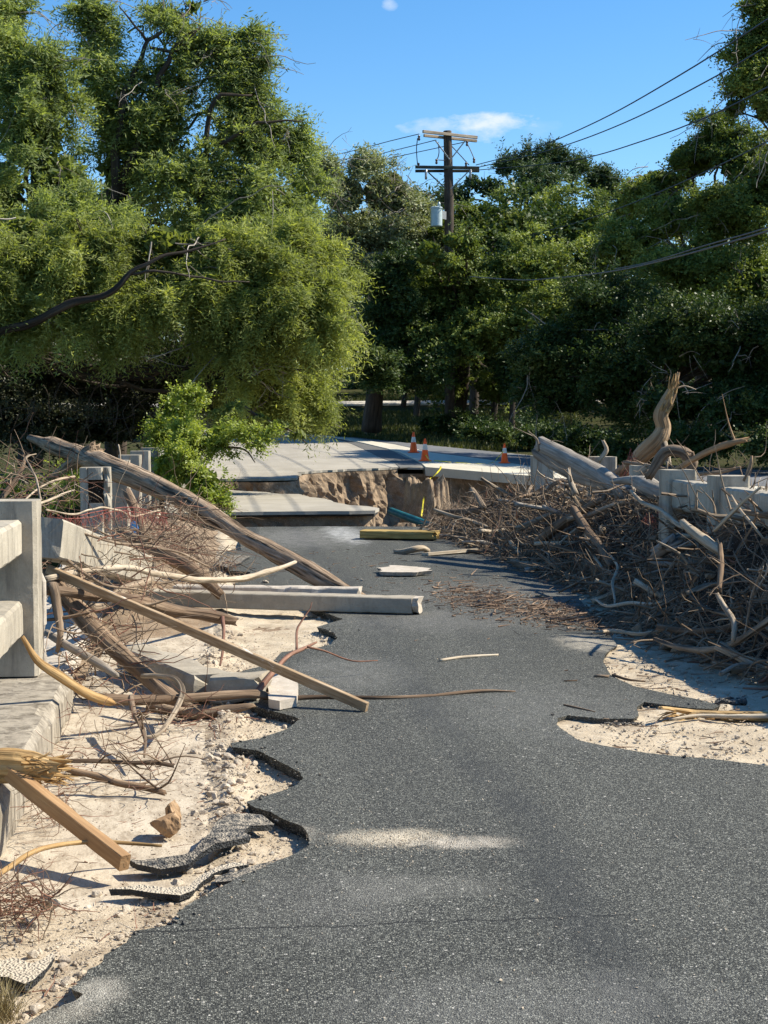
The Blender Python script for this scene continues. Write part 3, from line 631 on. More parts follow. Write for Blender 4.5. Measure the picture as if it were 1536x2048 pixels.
def pocket_post(x1, y, z0, z1, label, pocket=True, tilt=0.0, grp='standing concrete posts of the broken left railing'):
    t = thing('concrete_post', label, 'post', (x1-PW/2, y, z0), grp)
    mb = MB()
    if pocket:
        a, b, w = 0.075, 0.23, PW       # pocket left/right inset, and its height band
        zl, zh = z1-0.34, z1-0.115; d = 0.27; y0 = y-d/2
        box(mb, (x1-w, y0+0.12, z0), (x1, y+d/2, z1), 0.02, 0.004)
        box(mb, (x1-w, y0, z0), (x1-w+0.075, y0+0.119, z1-0.001), 0.012, 0.003)
        box(mb, (x1-0.065, y0, z0), (x1-0.001, y0+0.119, z1-0.001), 0.02, 0.022)
        box(mb, (x1-w+0.0765, y0+0.001, z0), (x1-0.0665, y0+0.119, zl), 0.006, 0.006)
        box(mb, (x1-w+0.0765, y0+0.001, zh), (x1-0.0665, y0+0.119, z1-0.002), 0.008, 0.004)
    else: post_mesh(mb, x1, y, z0=z0, z1=z1)
    o = mb.build('post', M['concrete'], t)
    if pocket:
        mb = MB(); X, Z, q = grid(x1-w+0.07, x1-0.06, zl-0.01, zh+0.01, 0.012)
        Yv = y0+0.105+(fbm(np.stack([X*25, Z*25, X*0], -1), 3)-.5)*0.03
        mb.add(np.stack([X, Yv, Z], -1), q); mb.build('pocket', M['mound'], t)  # near-black lining puts the recess's shade into its colour
    t.rotation_euler = (0, R(tilt), 0)
    return t
for i, (yp, lab, pk) in enumerate(((14.9, 'grey concrete post with a dark rectangular pocket in its face, log lying behind its top', True),
        (17.5, 'second standing concrete post of the row, partly crossed by the long log', False), (20.1, 'third standing concrete post of the left row, between two like it', False),
        (22.7, 'fourth standing concrete post of the left row, second farthest', False), (25.2, 'farthest concrete post of the left row, against the bright shrub', False))):
    pocket_post(-1.005+0.01*i, yp, -0.25 if i < 4 else -1.6, 1.15, lab, pk, (-0.6, 0.4, 0, -.3, 0.2)[i])
# displaced rails of the left railing
mb = MB(); beam(mb, P(92, 1075, 9.35), P(285, 1140, 13.2), 0.19, 0.24, 0.012, (0.1,0,1), chip=0.002, end0=0.012, end1=0.04)
tag(mb.build('fallen_rail', M['concrete']), 'pale concrete rail dropped from its posts just beyond the near railing', 'rail', 'fallen concrete rails')
mb = MB(); beam(mb, P(190, 1110, 12.0), P(300, 1165, 14.5), 0.19, 0.22, 0.018, (0.15,0,1), chip=0.01, end0=0.04, end1=0.1)
tag(mb.build('fallen_rail', M['brokenc']), 'short broken concrete rail under the twigs by the pocketed post', 'rail', 'fallen concrete rails')
# the beam lying across the lane
a = G(300, 1212)+Vector((0,0,.075)); b = G(832, 1231)+Vector((0,.13,.072))
mb = MB(); beam(mb, a, b, 0.20, 0.135, 0.008, chip=0.002, end1=0.0)
t = thing('concrete_beam', 'long grey concrete beam lying flat across the left lane under the log', 'beam', (a+b)/2+Vector((0,0,-.07)), 'fallen concrete rails')
mb.build('shaft', M['beamc'], t)
mb = MB(); d = (b-a).normalized()
beam(mb, b+d*.002, b+d*.055, .198, .132, .02, step=.012, chip=.012, end1=.03)
mb.build('broken_end', M['brokenc'], t)
a = G(350, 1199)+Vector((0,.1,.06)); b = G(722, 1206)+Vector((0,.12,.07))
mb = MB(); beam(mb, a, b, 0.16, 0.12, 0.012, chip=0.006, end1=0.04)
tag(mb.build('concrete_beam', M['brokenc']), 'shorter pale concrete beam directly behind the long flat one', 'beam', 'fallen concrete rails')
# cracked beam in the gutter
t = thing('concrete_beam', 'cracked concrete rail lying in the left gutter, bent at a break', 'beam', G(440, 1385), 'fallen concrete rails')
mb = MB(); beam(mb, P(268, 1312, 10.2), P(424, 1374, 8.95), 0.24, 0.155, 0.014, chip=0.006, end1=0.04); mb.build('shaft', M['beamc'], t)
mb = MB(); beam(mb, P(430, 1377, 8.90), P(528, 1372, 8.80), 0.23, 0.155, 0.014, chip=0.006, end0=0.04, end1=0.05); mb.build('shaft', M['beamc'], t)
mb = MB(); sheet(mb, [G(*a, 0.055) for a in ((535,1375),(545,1352),(560,1340),(594,1345),(597,1375),(595,1395),(560,1402),(538,1398))], 0.05, 0.01, 0.04, 2.0); mb.build('spalled_slab', M['brokenc'], t)
mb = MB()
for px, py, s in ((338,1212,.10),(300,1160,.09),(322,1186,.12),(390,1205,.06)): rock(mb, G(px, py)+Vector((0,.1,s*.3)), s, 4, 0.7)
tag(mb.build('concrete_rubble', M['brokenc']), 'pile of broken pale concrete rubble at the left end of the long beam', 'rubble')

# right railing: posts and the rails between them
def rpost(px, y, lab, z1=1.15, x0=None):
    x0 = P(px, 950, y).x if x0 is None else x0
    t = thing('concrete_post', lab, 'post', (x0+PW/2, y, 0.17), 'concrete posts of the right railing')
    mb = MB(); post_mesh(mb, x0+PW, y, z1=z1); mb.build('post', M['concrete'], t); return x0
xa = rpost(1423, 12.1, 'nearest pale concrete post on the right, standing clear above the driftwood')
xb = rpost(1325, 13.6, 'second concrete post on the right, just behind the nearest one')
rpost(1264, 15.6, 'low concrete post on the right beside the red scrap, behind the grey timber', 1.13)
rpost(1180, 17.3, 'concrete post top poking out of the driftwood left of the broken trunk', 1.18)
rpost(1064, 20.4, 'farthest concrete post on the right at the tip of the grey timber', 1.12)
for (y0, y1, x, lab) in ((2.5, 11.95, xa+0.10, 'nearest long concrete rail of the right railing, running out of the picture'), (12.25, 13.45, (xa+xb)/2+0.14, 'short concrete rail between the two nearest posts on the right')):
    mb = MB(); beam(mb, (x+.02, y0, 0.93), (x+.02, y1, 0.93), 0.19, 0.27, 0.018, chip=0.004)
    tag(mb.build('concrete_rail', M['concrete']), lab, 'rail', 'rails of the right railing')

# ------------------------------------------------------------------ debris
def pts(*a):
    return [P(x, y, Y) for x, y, Y, r in a], [pr(r, Y) for x, y, Y, r in a]
RGN = 'limbs in the right driftwood heap'
def branch(name, label, cat, a, mat='driftwood', k=8, step=0.05, rough=0.10, knots=0.25, ragged=0.3, group=None, wob=0.012, twigs=0, parent=None, flat=1.0):
    if group == RGN: a = [(x, y, Y*.94, q) for x, y, Y, q in a]
    p, r = pts(*a)
    for q_, r_ in zip(p, r):
        if q_.y < 23 and q_.x > -.85: q_.z = max(q_.z, (r_*.7 if q_.x > .25 else -.05+r_*.7))
    mb = MB(); tube(mb, p, r, k, step, rough, knots, None, ragged, wob, flat)
    ps, rs = spline(p, r, 0.05)
    for _ in range(twigs):
        i = rng.integers(len(ps)//4, len(ps)); d = rng.normal(size=3); d[2] = abs(d[2])*.5; d /= np.linalg.norm(d)
        L = random.uniform(.12, .4); e = ps[i]+d*L*.5+rng.normal(size=3)*.03; f = ps[i]+d*L+rng.normal(size=3)*.06; f[2] = max(f[2], 0.01)
        tube(mb, [ps[i], e, f], [rs[i]*.45, rs[i]*.3, 0.0015], 4, 0.05)
    o = mb.build(name, M[mat], parent, smooth=True)
    if parent is None: tag(o, label, cat, group)
    return o
def gpts(*a): return [(x, y, G(x, y).y - 0.0, r) for x, y, r in a]
# the long log propped on the left railing
lg = [(60,876,18.6,8),(110,893,18.0,17),(165,912,17.3,23),(235,940,16.5,24),(330,980,15.9,22),(430,1035,15.2,20),(520,1088,14.7,20),(600,1135,14.2,21),(670,1172,13.8,19),(712,1190,13.6,13),(748,1202,13.45,4)]
t = thing('fallen_log', 'long weathered tree trunk propped on the left railing, reaching down onto the road', 'log', P(430,1035,15.2))
p, r = pts(*lg); r = [q*.88 for q in r]; mb = MB(); tube(mb, p, r, 28, 0.035, 0.16, 0.25, 0.3, 0.25, 0.03); mb.build('trunk', M['log'], t, smooth=True)
p, r = pts((185,905,17.2,17),(150,925,17.4,13),(120,945,17.7,10),(88,966,18.2,6)); mb = MB(); tube(mb, p, r, 16, 0.04, 0.15, 0.3, 0.4, 0.5); mb.build('root_stub', M['log'], t, smooth=True)
p, r = pts((560,1112,14.5,8),(600,1128,14.3,7),(640,1150,14.1,3)); mb = MB(); tube(mb, [q+Vector((0,-.16,.0)) for q in p], r, 8, 0.04, 0.2); 
# left side branches (each from the photograph)
LG = 'branches heaped by the left railing'
B = branch
B('branch','pale curved stick lying over the long log, its tip at the middle','branch',[(92,1158,9.4,6),(180,1140,9.8,6),(250,1136,10.2,6),(330,1150,10.8,5.5),(410,1160,11.4,6),(480,1158,12.0,6),(540,1143,12.4,6),(590,1124,12.8,3)],'pale',10,.05,.1,.3,.5,LG)
B('branch','thick brown barked branch ending in a split stub above the flat beam','branch',[(88,1180,9.2,9),(180,1188,9.5,11),(270,1203,9.9,12),(350,1220,10.3,12),(420,1232,10.5,13),(468,1243,10.7,9)],'bark',12,.04,.16,.3,.8,LG,0.02,3)
B('log','leaning rough barked log beside the near railing, foot in the gutter','log',[(95,1150,9.6,15),(160,1225,9.5,17),(220,1290,9.3,17),(290,1352,9.0,16),(345,1400,8.75,15),(385,1428,8.65,9)],'bark',16,.035,.2,.2,.4,LG)
B('log','second leaning log hugging the rough one, smoother and paler','log',[(115,1185,10.0,13),(160,1215,9.9,13),(200,1268,9.75,11),(190,1330,9.6,6)],'log',14,.035,.15,.2,.4,LG)
B('branch','yellow peeled limb dipping from the near railing into the gutter','branch',[(46,1275,7.9,4),(75,1322,7.85,8),(120,1352,7.9,10),(170,1385,8.0,10),(215,1402,8.1,10)],'yellow',10,.04,.12,.2,.4,LG)
B('branch','long brown branch running right from the gutter and thinning out on the asphalt','branch',[(200,1398,8.15,11),(250,1400,8.2,10.5),(330,1397,8.35,9),(430,1390,8.5,9),(510,1386,8.6,9),(560,1396,8.7,6),(640,1402,8.75,5),(760,1406,8.7,4),(860,1402,8.75,4),(960,1394,8.85,3.5),(1030,1396,8.85,1.2)],'bark',8,.04,.12,.2,.2,LG,.015,0)
B('branch','forked brown twig rising from the cracked rail with two long tips','branch',[(512,1388,8.6,7),(545,1345,8.8,5.5),(575,1312,9.1,4.5),(605,1297,9.3,4),(632,1284,9.5,2)],'redtwig',6,.03,.05,.1,.1,LG,.01)
B('branch','thin upright tip of the forked twig over the flat beam','branch',[(593,1300,9.25,3),(594,1262,9.4,2.5),(604,1242,9.45,2),(622,1215,9.5,1.2),(625,1203,9.5,.8)],'redtwig',5,.03,0,0,0,LG,.01)
B('branch','thin wavy twig reaching right over the asphalt from the forked twig','branch',[(615,1294,9.3,2.5),(650,1303,9.4,2),(690,1318,9.5,1.8),(715,1323,9.5,1.5),(755,1321,9.6,1)],'redtwig',5,.03,0,0,0,LG,.01)
B('branch','smooth grey hooped stick curling down to the gutter','branch',[(285,1352,8.7,5),(320,1352,8.6,5.5),(352,1360,8.5,6),(365,1383,8.4,6),(355,1412,8.2,6),(335,1445,8.0,5),(312,1470,7.75,4.5),(290,1474,7.7,3)],'driftwood',9,.03,.08,.1,.2,LG)
B('branch','dark stubby limb in the shade under the smooth hooped stick','branch',[(300,1412,8.6,10),(360,1424,8.5,12),(410,1424,8.5,12),(460,1418,8.5,10),(505,1412,8.5,6)],'bark',10,.04,.2,.3,.5,LG)
B('branch','brown crooked stick lying on the gutter with side twigs','branch',[(135,1522,7.0,4.5),(200,1522,7.05,4.5),(260,1525,7.1,4),(310,1525,7.1,5),(345,1531,7.1,4)],'bark',7,.03,.15,.3,.3,LG,.01,8)
B('branch','brown barked stick with a cut end, just below the crooked one','branch',[(135,1538,6.85,6),(190,1552,6.85,7),(235,1566,6.8,7),(280,1574,6.78,7),(326,1586,6.72,6)],'bark',9,.03,.12,.2,.3,LG,.01,6)
B('branch','yellow green sapling stem arching over the lower plank','branch',[(-40,1775,5.2,6),(20,1735,5.3,6),(70,1705,5.4,5.5),(130,1690,5.55,5),(200,1684,5.65,4.5),(260,1687,5.7,4),(325,1692,5.7,3)],'yellow',7,.03,.05,.1,.1,LG,.01)
B('branch','dark twiggy branch dropping through the gap by the near post','branch',[(105,1170,9.2,10),(112,1210,9.2,9),(118,1265,9.1,7),(112,1300,9.1,4)],'bark',8,.03,.2,.2,.3,LG,.02,4)
B('branch','thick dark limb slanting through the twigs to the foot of the long log','branch',[(235,1060,13.5,8),(290,1090,13.3,12),(340,1115,13.1,13),(385,1140,12.9,13),(415,1165,12.9,12),(438,1188,12.9,10)],'bark',12,.04,.16,.25,.3,LG,.02,4)
B('branch','grey brown limb standing up between posts under the long log','branch',[(255,985,15.3,9),(272,1020,15.0,10),(285,1060,14.7,9),(290,1100,14.4,8),(300,1135,14.2,6)],'bark',10,.04,.12,.25,.3,LG,.02,3)
B('branch','dark thin stick crossing the twigs toward the near post','branch',[(88,1085,9.5,4),(130,1115,9.6,3.5),(180,1152,9.7,3.5),(215,1170,9.8,3),(280,1178,10,2)],'twig',6,.04,0,0,0,LG,.02)
B('branch','long thin vine looping low from the near post to the left log','branch',[(92,1048,9.5,2.5),(150,1062,9.9,2.5),(230,1085,10.6,3),(300,1092,11.3,3),(360,1105,12,2.5),(420,1135,12.5,2)],'twig',6,.04,0,0,0,LG,.02)
B('branch','grey cut limb lying under the curved stick near the rubble','branch',[(175,1210,10.2,12),(190,1215,10.3,12),(250,1180,10.9,10),(300,1160,11.4,8)],'driftwood',10,.04,.1,.2,.3,LG)
B('branch','short pale stub lying in the shaded gap beyond the footway end','branch',[(92,1265,9.3,7),(150,1300,9.0,9),(200,1330,8.9,9),(232,1352,8.8,6)],'greywood',9,.04,.12,.2,.3,LG)
B('branch','bleached vine stem along the top of the red mesh','branch',[(92,1020,9.3,1.5),(150,1028,10.5,2),(200,1015,11.5,2.2),(240,1022,12.3,2),(270,1032,13,2),(320,1020,13.5,1.5)],'pale',5,.04,0,0,0,LG,.01)
B('branch','leaning dead stem with a clump of bark left of the pocketed post','branch',[(0,1000,15.5,6),(25,970,15.6,6),(40,945,15.7,5),(50,920,15.8,3),(48,905,15.9,1.5)],'bark',7,.05,.2,.3,.3,LG,.03,8)
B('branch','thin grey stem rising in front of the leaning dead stem','branch',[(82,1000,11.5,2.5),(74,965,12,2.5),(62,935,12.5,2.2),(52,915,12.7,2),(72,908,12.8,1.2)],'driftwood',5,.05,0,0,0,LG,.02,4)
B('branch','pale bent stick crossing left of the pocketed post','branch',[(50,1000,12.5,2),(80,975,12.8,2.5),(110,962,13,3),(148,953,13.4,2.5)],'pale',5,.05,0,0,0,LG,.015)
B('branch','pale straight stick pointing up at the pocketed post','branch',[(78,1008,11.5,3),(110,995,12,3),(148,980,12.6,2.5)],'pale',5,.05,0,0,0,LG,.01)
B('branch','thin bare shoot standing up behind the second post','branch',[(240,940,18,2),(240,905,18,1.6),(237,888,18,1.2)],'pale',5,.05,0,0,0,LG,.01)
B('branch','drooping hooked root hanging in front of the flat beam','branch',[(445,1235,10.5,5),(448,1262,10.2,3.5),(445,1300,9.9,3),(440,1332,9.7,2)],'redtwig',5,.03,.1,.2,0,LG,.012)
B('branch','thin root crossing the gutter from the leaning log to its side twigs','branch',[(262,1395,8.1,7),(268,1430,7.8,5),(283,1455,7.6,5),(290,1480,7.4,3.5),(288,1515,7.2,2)],'bark',6,.03,.15,.2,.2,LG,.012,7)

# sawn timbers
def plank(a, b, w, h, mat, label, cat='plank', up=(0,0,1), group='sawn planks', name='plank', e1=0.0):
    mb = MB(); beam(mb, a, b, w, h, 0.003, up, 0.06, 0.0008, rng.random(), 0, e1); return tag(mb.build(name, M[mat]), label, cat, group)
plank(P(95,1138,9.55), G(742,1424)+Vector((-.02,.01,.025)), 0.03, 0.056, 'lumber_paint', 'long narrow timber with white paint smears, leaning from the left heap to the asphalt', up=(0.2,-0.3,1))
plank(P(20,1545,6.05), G(250,1738)+Vector((0,0,.022)), 0.045, 0.062, 'lumber', 'clean yellow plank leaning off the footway onto the gutter', up=(0.5,-0.6,0.6))
# splintered trunk end on the footway
t = thing('splintered_trunk', 'torn yellow trunk end poking in from the left above the leaning plank', 'log', P(40,1538,6.1))
p, r = pts((-120,1520,6.3,34),(-20,1530,6.15,32),(60,1534,6.05,29),(105,1538,6.0,22)); mb = MB(); tube(mb, p, r, 22, 0.02, 0.3, 0.2, 0.3, 0.6); mb.build('trunk', M['yellow'], t, smooth=False)
mb = MB()
for _ in range(60):
    a = P(random.uniform(40,115), random.uniform(1512,1565), 6.0+random.uniform(-.05,.06)); L = random.uniform(.03,.10)
    tube(mb, [a, a+Vector((L, random.uniform(-.02,.02), random.uniform(-.03,.03)))], [random.uniform(.003,.009), .001], 4, 0.03)
mb.build('splinters', M['yellow'], t)
mb = MB(); rock(mb, G(332,1672,-.05)+Vector((0,0,.045)), 0.066, 4, 1.5, 0.6); rock(mb, G(340,1668,-.05)+Vector((0.005,0.01,.075)), 0.045, 4, 1.6, 0.6); o = mb.build('wood_block', M['tan'])
tag(o, 'small chewed block of orange brown wood on the gutter', 'wood block')
# yellow timber, teal pipe
a = G(727,1079)+Vector((0,.12,.10)); b = G(876,1082)+Vector((0,.12,.10))
a.z -= .03; b.z -= .03
mb = MB(); beam(mb, a, b, 0.30, 0.105, 0.008, chip=0.003, end1=0.06); tag(mb.build('timber_beam', M['yellowtimber']), 'thick yellow painted timber at the far edge of the asphalt', 'timber')
mb = MB(); p, r = pts((782,1022,24.3,7.5),(830,1040,23.5,8),(878,1055,22.9,6)); tube(mb, p, r, 18, 0.06, 0.02, 0.03, 0.5)
tag(mb.build('plastic_pipe', M['teal'], smooth=True), 'teal plastic pipe sloping behind the yellow timber', 'pipe')
plank(G(850,1112)+Vector((0,0,.02)), G(950,1105)+Vector((0,0,.03)), 0.13, 0.035, 'pale', 'pale board lying on the road below the yellow timber', up=(0,0.1,1))
B('branch','white forked stick standing on its elbow left of the pale board','branch',[(790,1115,18.3,4),(805,1104,18.2,5),(828,1098,18.1,6),(845,1096,18.2,6),(858,1108,18.3,5)],'pale',8,.04,.1,.3,.5,'sticks on the asphalt')
for i, (a, mt, lab) in enumerate((([(880,1323,3),(915,1318,3.5),(950,1315,3.5),(996,1311,2)],'pale','pale bent stick lying alone in mid road'),
        ([(1128,1411,2),(1160,1418,2),(1190,1424,1)],'bark','thin dark stick lying near the gravel patches'),
        ([(1128,1363,1.5),(1154,1362,1.5)],'bark','tiny dark stick left of the upper gravel patch'), ([(1190,1354,3),(1216,1355,3)],'bark','short dark stick at the tip of the upper gravel patch'),
        ([(1226,1352,3),(1255,1361,3),(1290,1364,1.5)],'bark','brown stick across the edge of the upper gravel patch'))):
    B('stick', lab, 'stick', [(x, y, G(x, y).y, r) for x, y, r in a], mt, 7, .03, .1, .2, .3, 'sticks on the asphalt', 0.0)
# dropped flake of concrete, leaf, pale crumbs
mb = MB(); sheet(mb, [G(*a, 0.05) for a in ((757,1135),(780,1130),(810,1131),(850,1136),(861,1142),(830,1145),(790,1144),(765,1143))], 0.04, 0.10, 0.03, 3.0, 0.03, hf=.012)
tag(mb.build('concrete_flake', M['brokenc']), 'flat pale concrete flake lying on the road below the white stick', 'concrete flake')
for px, py, s, lab in ((559,1182,.035,'small white stone right of the asphalt edge above the beam'),(724,1162,.03,'small white stone near the foot of the long log'),(100,1812,.045,'grey stone at the bottom left beside a twig'),(530,1166,.03,'small brown stone left of the long log foot')):
    mb = MB(); rock(mb, G(px, py)+Vector((0,0,s*.25)), s, 3, 0.7); tag(mb.build('stone', M['stone']), lab, 'stone', 'loose stones')
mb = MB(); rock(mb, G(410,1188)+Vector((0,0,.06)), 0.13, 4, 0.8); tag(mb.build('boulder', M['soillight']), 'round tan boulder beside the dark limb at the end of the rail beam', 'boulder')

# broken asphalt slices in the gutter
def slab_poly(name, pl, z, th, label, mat='chunk', dz=None):
    mb = MB(); sheet(mb, [G(x, y, z)+Vector((0, 0, (dz(x, y) if dz else 0))) for x, y in pl], th, 0.02, 0.03, random.random()*9, 0.012)
    return tag(mb.build(name, M[mat]), label, 'asphalt slab', 'lifted asphalt pieces')
slab_poly('asphalt_slab', [(262,1722),(330,1720),(385,1705),(405,1692),(430,1668),(455,1652),(490,1648),(520,1648),(545,1655),(530,1666),(500,1674),(488,1686),(505,1694),(470,1702),(430,1712),(395,1724),(380,1730),(320,1737),(270,1734)], -0.012, 0.026, 'black lifted asphalt piece curling up beside the plank foot', dz=lambda x, y: 0.055*math.sin(min(3.14, max(0, (x-385)/52)))+.012*math.sin(x*.05) if x < 548 else 0)
slab_poly('asphalt_slab', [(218,1779),(260,1783),(310,1787),(360,1786),(392,1776),(405,1762),(430,1747),(470,1738),(502,1730),(470,1728),(430,1736),(398,1750),(380,1766),(330,1774),(280,1773)], -0.02, 0.024, 'thin curved asphalt strip nearest the viewer in the gutter', 'chunkdusty', dz=lambda x, y: 0.008*math.sin(x*.03))
slab_poly('asphalt_slab', [(430,1754),(470,1742),(515,1728),(546,1722),(540,1730),(500,1745),(460,1762),(430,1764)], -0.02, 0.024, 'small black asphalt sliver touching the road edge')
slab_poly('asphalt_slab', [(-30,1930),(20,1915),(60,1928),(80,1920),(98,1905),(106,1912),(98,1935),(70,1960),(50,1968),(20,1955),(-30,1952)], -0.015, 0.03, 'worn asphalt chunk covered in gravel at the lower left corner', 'chunkdusty')
slab_poly('asphalt_slab', [(450,1108),(500,1112),(480,1125),(455,1135),(430,1128)], 0.03, 0.03, 'dark asphalt flap at the far left edge of the road')
mb = MB()
for k in range(9): rock(mb, G(1440+k*6+random.uniform(-3,3), 1402+random.uniform(-5,5), -.01), random.uniform(.02,.05), 2, .6)
tag(mb.build('asphalt_slab', M['chunk']), 'dark crumbled asphalt lump between the two gravel patches', 'asphalt slab', 'lifted asphalt pieces')
mb = MB()
for k in range(34): rock(mb, G(1212+k*2.2, 1447+random.uniform(-2,2), -.018), random.uniform(.007,.014), 1, .6)
tag(mb.build('asphalt_crumbs', M['chunk']), 'row of black asphalt crumbs in the lower gravel patch', 'asphalt crumbs')

# torn board at the right edge
t = thing('torn_board', 'split yellow slab of torn wood lying on the lower gravel patch', 'board', G(1440,1455))
mb = MB(); p, r = pts((1322,1434,G(1322,1440).y,5),(1380,1440,8.15,11),(1450,1447,8.05,17),(1540,1452,8.0,24),(1640,1450,8.0,28)); tube(mb, [q+Vector((0,0,.05)) for q in p], r, 14, 0.03, 0.35, 0.2, 0.2, 0.5, 0.01, 0.5); mb.build('board', M['yellow'], t)
mb = MB()
for _ in range(40):
    x = random.uniform(1330,1530); a = P(x, 1432+random.uniform(-8,12), 8.02); d = Vector((random.uniform(.05,.16), random.uniform(-.05,.05), random.uniform(-.01,.05)))
    tube(mb, [a, a-d*.5+Vector((0,0,.01)), a-d], [.006, .004, .001], 4, .04)
mb.build('splinters', M['yellow'], t)
B('branch','pale root stretched along the near edge of the torn wood slab','branch',[(1340,1466,7.9,3),(1400,1458,8.0,4),(1470,1458,7.95,5),(1560,1462,7.9,5)],'pale',7,.03,.1,.2,.2,None)

# rubble and grit (nobody could count)
mb = MB()
for _ in range(4200):
    u = rng.random()
    if u < 0.55:
        y = 5.0+rng.random()**1.3*7; x = 0.0+rng.normal()*0.10-0.02*max(0, 6.5-y)
    elif u < 0.8:
        x = rng.uniform(-.8, .3); y = rng.uniform(3.9, 5.4)
    else:
        i = rng.integers(0, len(AL)-1); g = G(*AL[i]).lerp(G(*AL[i+1]), rng.random()); x, y = g.x-abs(rng.normal())*.08, g.y+rng.normal()*.05
    s = min(0.026, 0.0025+abs(rng.normal())**1.8*0.0052)
    z = float(base_z(np.array([x]), np.array([y]))[0][0]); rock(mb, (x, y, z+s*.2), s, 2 if s > .02 else 1, 0.8)
for _ in range(7000):
    i = rng.integers(0, 58); g_ = G(*AL[i]).lerp(G(*AL[i+1]), rng.random()); x = g_.x-abs(rng.normal())*.28; y = g_.y+rng.normal()*.12
    if x < -.8 or y > 12: continue
    s_ = .0015+rng.random()**3*.005; z = float(base_z(np.array([x]), np.array([y]))[0][0]); rock(mb, (x, y, z+.006+s_*.3), s_, 1, .8)
tag(mb.build('rubble', M['stone']), 'pale crushed stone scattered along the broken edge of the asphalt', 'rubble', kind='stuff')
mb = MB()
for _ in range(900):
    if rng.random() < .5: g = G(rng.uniform(1120,1536), rng.uniform(1440,1530))
    else: g = G(rng.uniform(1210,1500), rng.uniform(1300,1410))
    s = min(.02, .003+abs(rng.normal())*.005); rock(mb, (g.x, g.y, -0.022+s*.3), s, 1, 0.8)
for _ in range(500):
    g = G(rng.uniform(300,1500), rng.uniform(1150,2040)); s = .002+abs(rng.normal())*.0022; rock(mb, (g.x, g.y, s*.4), s, 1, 0.8)
for _ in range(1500):
    g = G(*(random.gauss(c_, q_) for c_, q_ in ((800,75),(1680,14)))) if rng.random() < .7 else G(random.uniform(600,1000), random.gauss(1690,30)); s_ = .001+rng.random()**3*.0035; rock(mb, (g.x, g.y, s_*.4), s_, 1, .8)
tag(mb.build('gravel', M['stone']), 'loose gravel and crumbs on the patches and the asphalt', 'gravel', kind='stuff')

mb = MB()
for _ in range(600):
    i = rng.integers(8, len(AL)-1) if rng.random() < .8 else None
    a, b = (G(*AL[i]), G(*AL[i+1])) if i is not None else (lambda k: (G(*AR[k]), G(*AR[k+1])))(rng.integers(7, len(AR)-1))
    g_ = a.lerp(b, rng.random()); s = .0025+abs(rng.normal())**1.5*.0035
    rock(mb, (g_.x-rng.normal()*.05, g_.y+rng.normal()*.05, (-.048 if rng.random() < .6 else 0)+s*.4), min(s, .018), 1, .8)
tag(mb.build('asphalt_crumbs', M['chunk']), 'black asphalt crumbs strewn along the torn road edge', 'asphalt crumbs', kind='stuff')
# wood chip litter on the asphalt, and leafless litter
def stick(mb, c, L, rad, d, bend=0.15, k=4, seg=4, r=None, zmin=None):
    c = np.array(tuple(c)); d = np.array(tuple(d), float); d /= np.linalg.norm(d)+1e-9
    pp = [c]; dd = d.copy()
    for _ in range(seg):
        dd = dd+rng.normal(size=3)*bend; dd /= np.linalg.norm(dd); q_ = pp[-1]+dd*L/seg
        if zmin is not None and q_[2] < zmin: q_[2] = zmin
        pp.append(q_)
    p = np.array(pp); T, N, Bn = frames(p); th = np.linspace(0, 2*np.pi, k, endpoint=False)
    rr = np.linspace(rad, rad*.35, len(p)); D = N[:,None]*np.cos(th)[None,:,None]+Bn[:,None]*np.sin(th)[None,:,None]
    v = p[:,None]+D*rr[:,None,None]; n = len(p); idx = np.arange(n*k).reshape(n,k); nx = np.roll(idx,-1,1)
    q = np.stack([idx[:-1], nx[:-1], nx[1:], idx[1:]], -1).reshape(-1,4)
    sd = rng.random()*40; Ls = np.linspace(0, L, n)
    tc = np.stack([np.broadcast_to(np.cos(th)*rad, (n,k))+sd, np.broadcast_to(np.sin(th)*rad, (n,k)), np.broadcast_to(Ls[:,None], (n,k))+sd], -1)
    caps = np.array([[k-1-j for j in range(k)], [ (n-1)*k+j for j in range(k)]]) if k == 4 else None
    if caps is not None: q = np.concatenate([q, caps])
    mb.add(v.reshape(-1,3), q, None, tc, rng.random() if r is None else r)
mb = MB()
for _ in range(2300):
    t_ = rng.random(); cx = 880+t_*400; cy = 1188+t_*72+rng.normal()*(9+9*(1-t_)); cx += rng.normal()*26
    g = G(cx, cy); a = rng.normal()*.9; stick(mb, (g.x, g.y, .006+rng.random()*.02), .012+rng.random()**4*.22, .002+rng.random()**3*.009, (math.cos(a), math.sin(a), rng.normal()*.05), .12, 4, 3, None, .004)
for _ in range(260):
    g = G(rng.uniform(480,1200), 1100+abs(rng.normal())*70); a = rng.random()*6.3; stick(mb, (g.x, g.y, .004), .02+rng.random()**3*.1, .002+rng.random()*.003, (math.cos(a), math.sin(a), 0), .1, 4, 3, None, .003)
for _ in range(160):
    g = G(rng.uniform(1210,1500), rng.uniform(1310,1500)); a = rng.random()*6.3; stick(mb, (g.x, g.y, -.01), .02+rng.random()**3*.15, .002+rng.random()*.003, (math.cos(a), math.sin(a), 0), .1, 4, 3, None, -.016)
tag(mb.build('wood_litter', M['litter']), 'brown wood chips and bark swept across the road at the foot of the driftwood', 'wood litter', kind='stuff')

mb = MB()
for _ in range(1500):
    x = rng.uniform(-.85, .1) if rng.random() < .75 else rng.uniform(0,.35); y = 4.2+rng.random()**1.2*8; z = float(base_z(np.array([x]), np.array([y]))[0][0]); a = rng.random()*6.3
    stick(mb, (x, y, z+.008), .008+rng.random()**3*.10, .0008+rng.random()**2*.0022, (math.cos(a), math.sin(a), .03), .15, 3, 3, None, z+.005)
tag(mb.build('needle_litter', M['redtwig']), 'brown needles and fine twigs scattered over the left gutter', 'litter', kind='stuff')
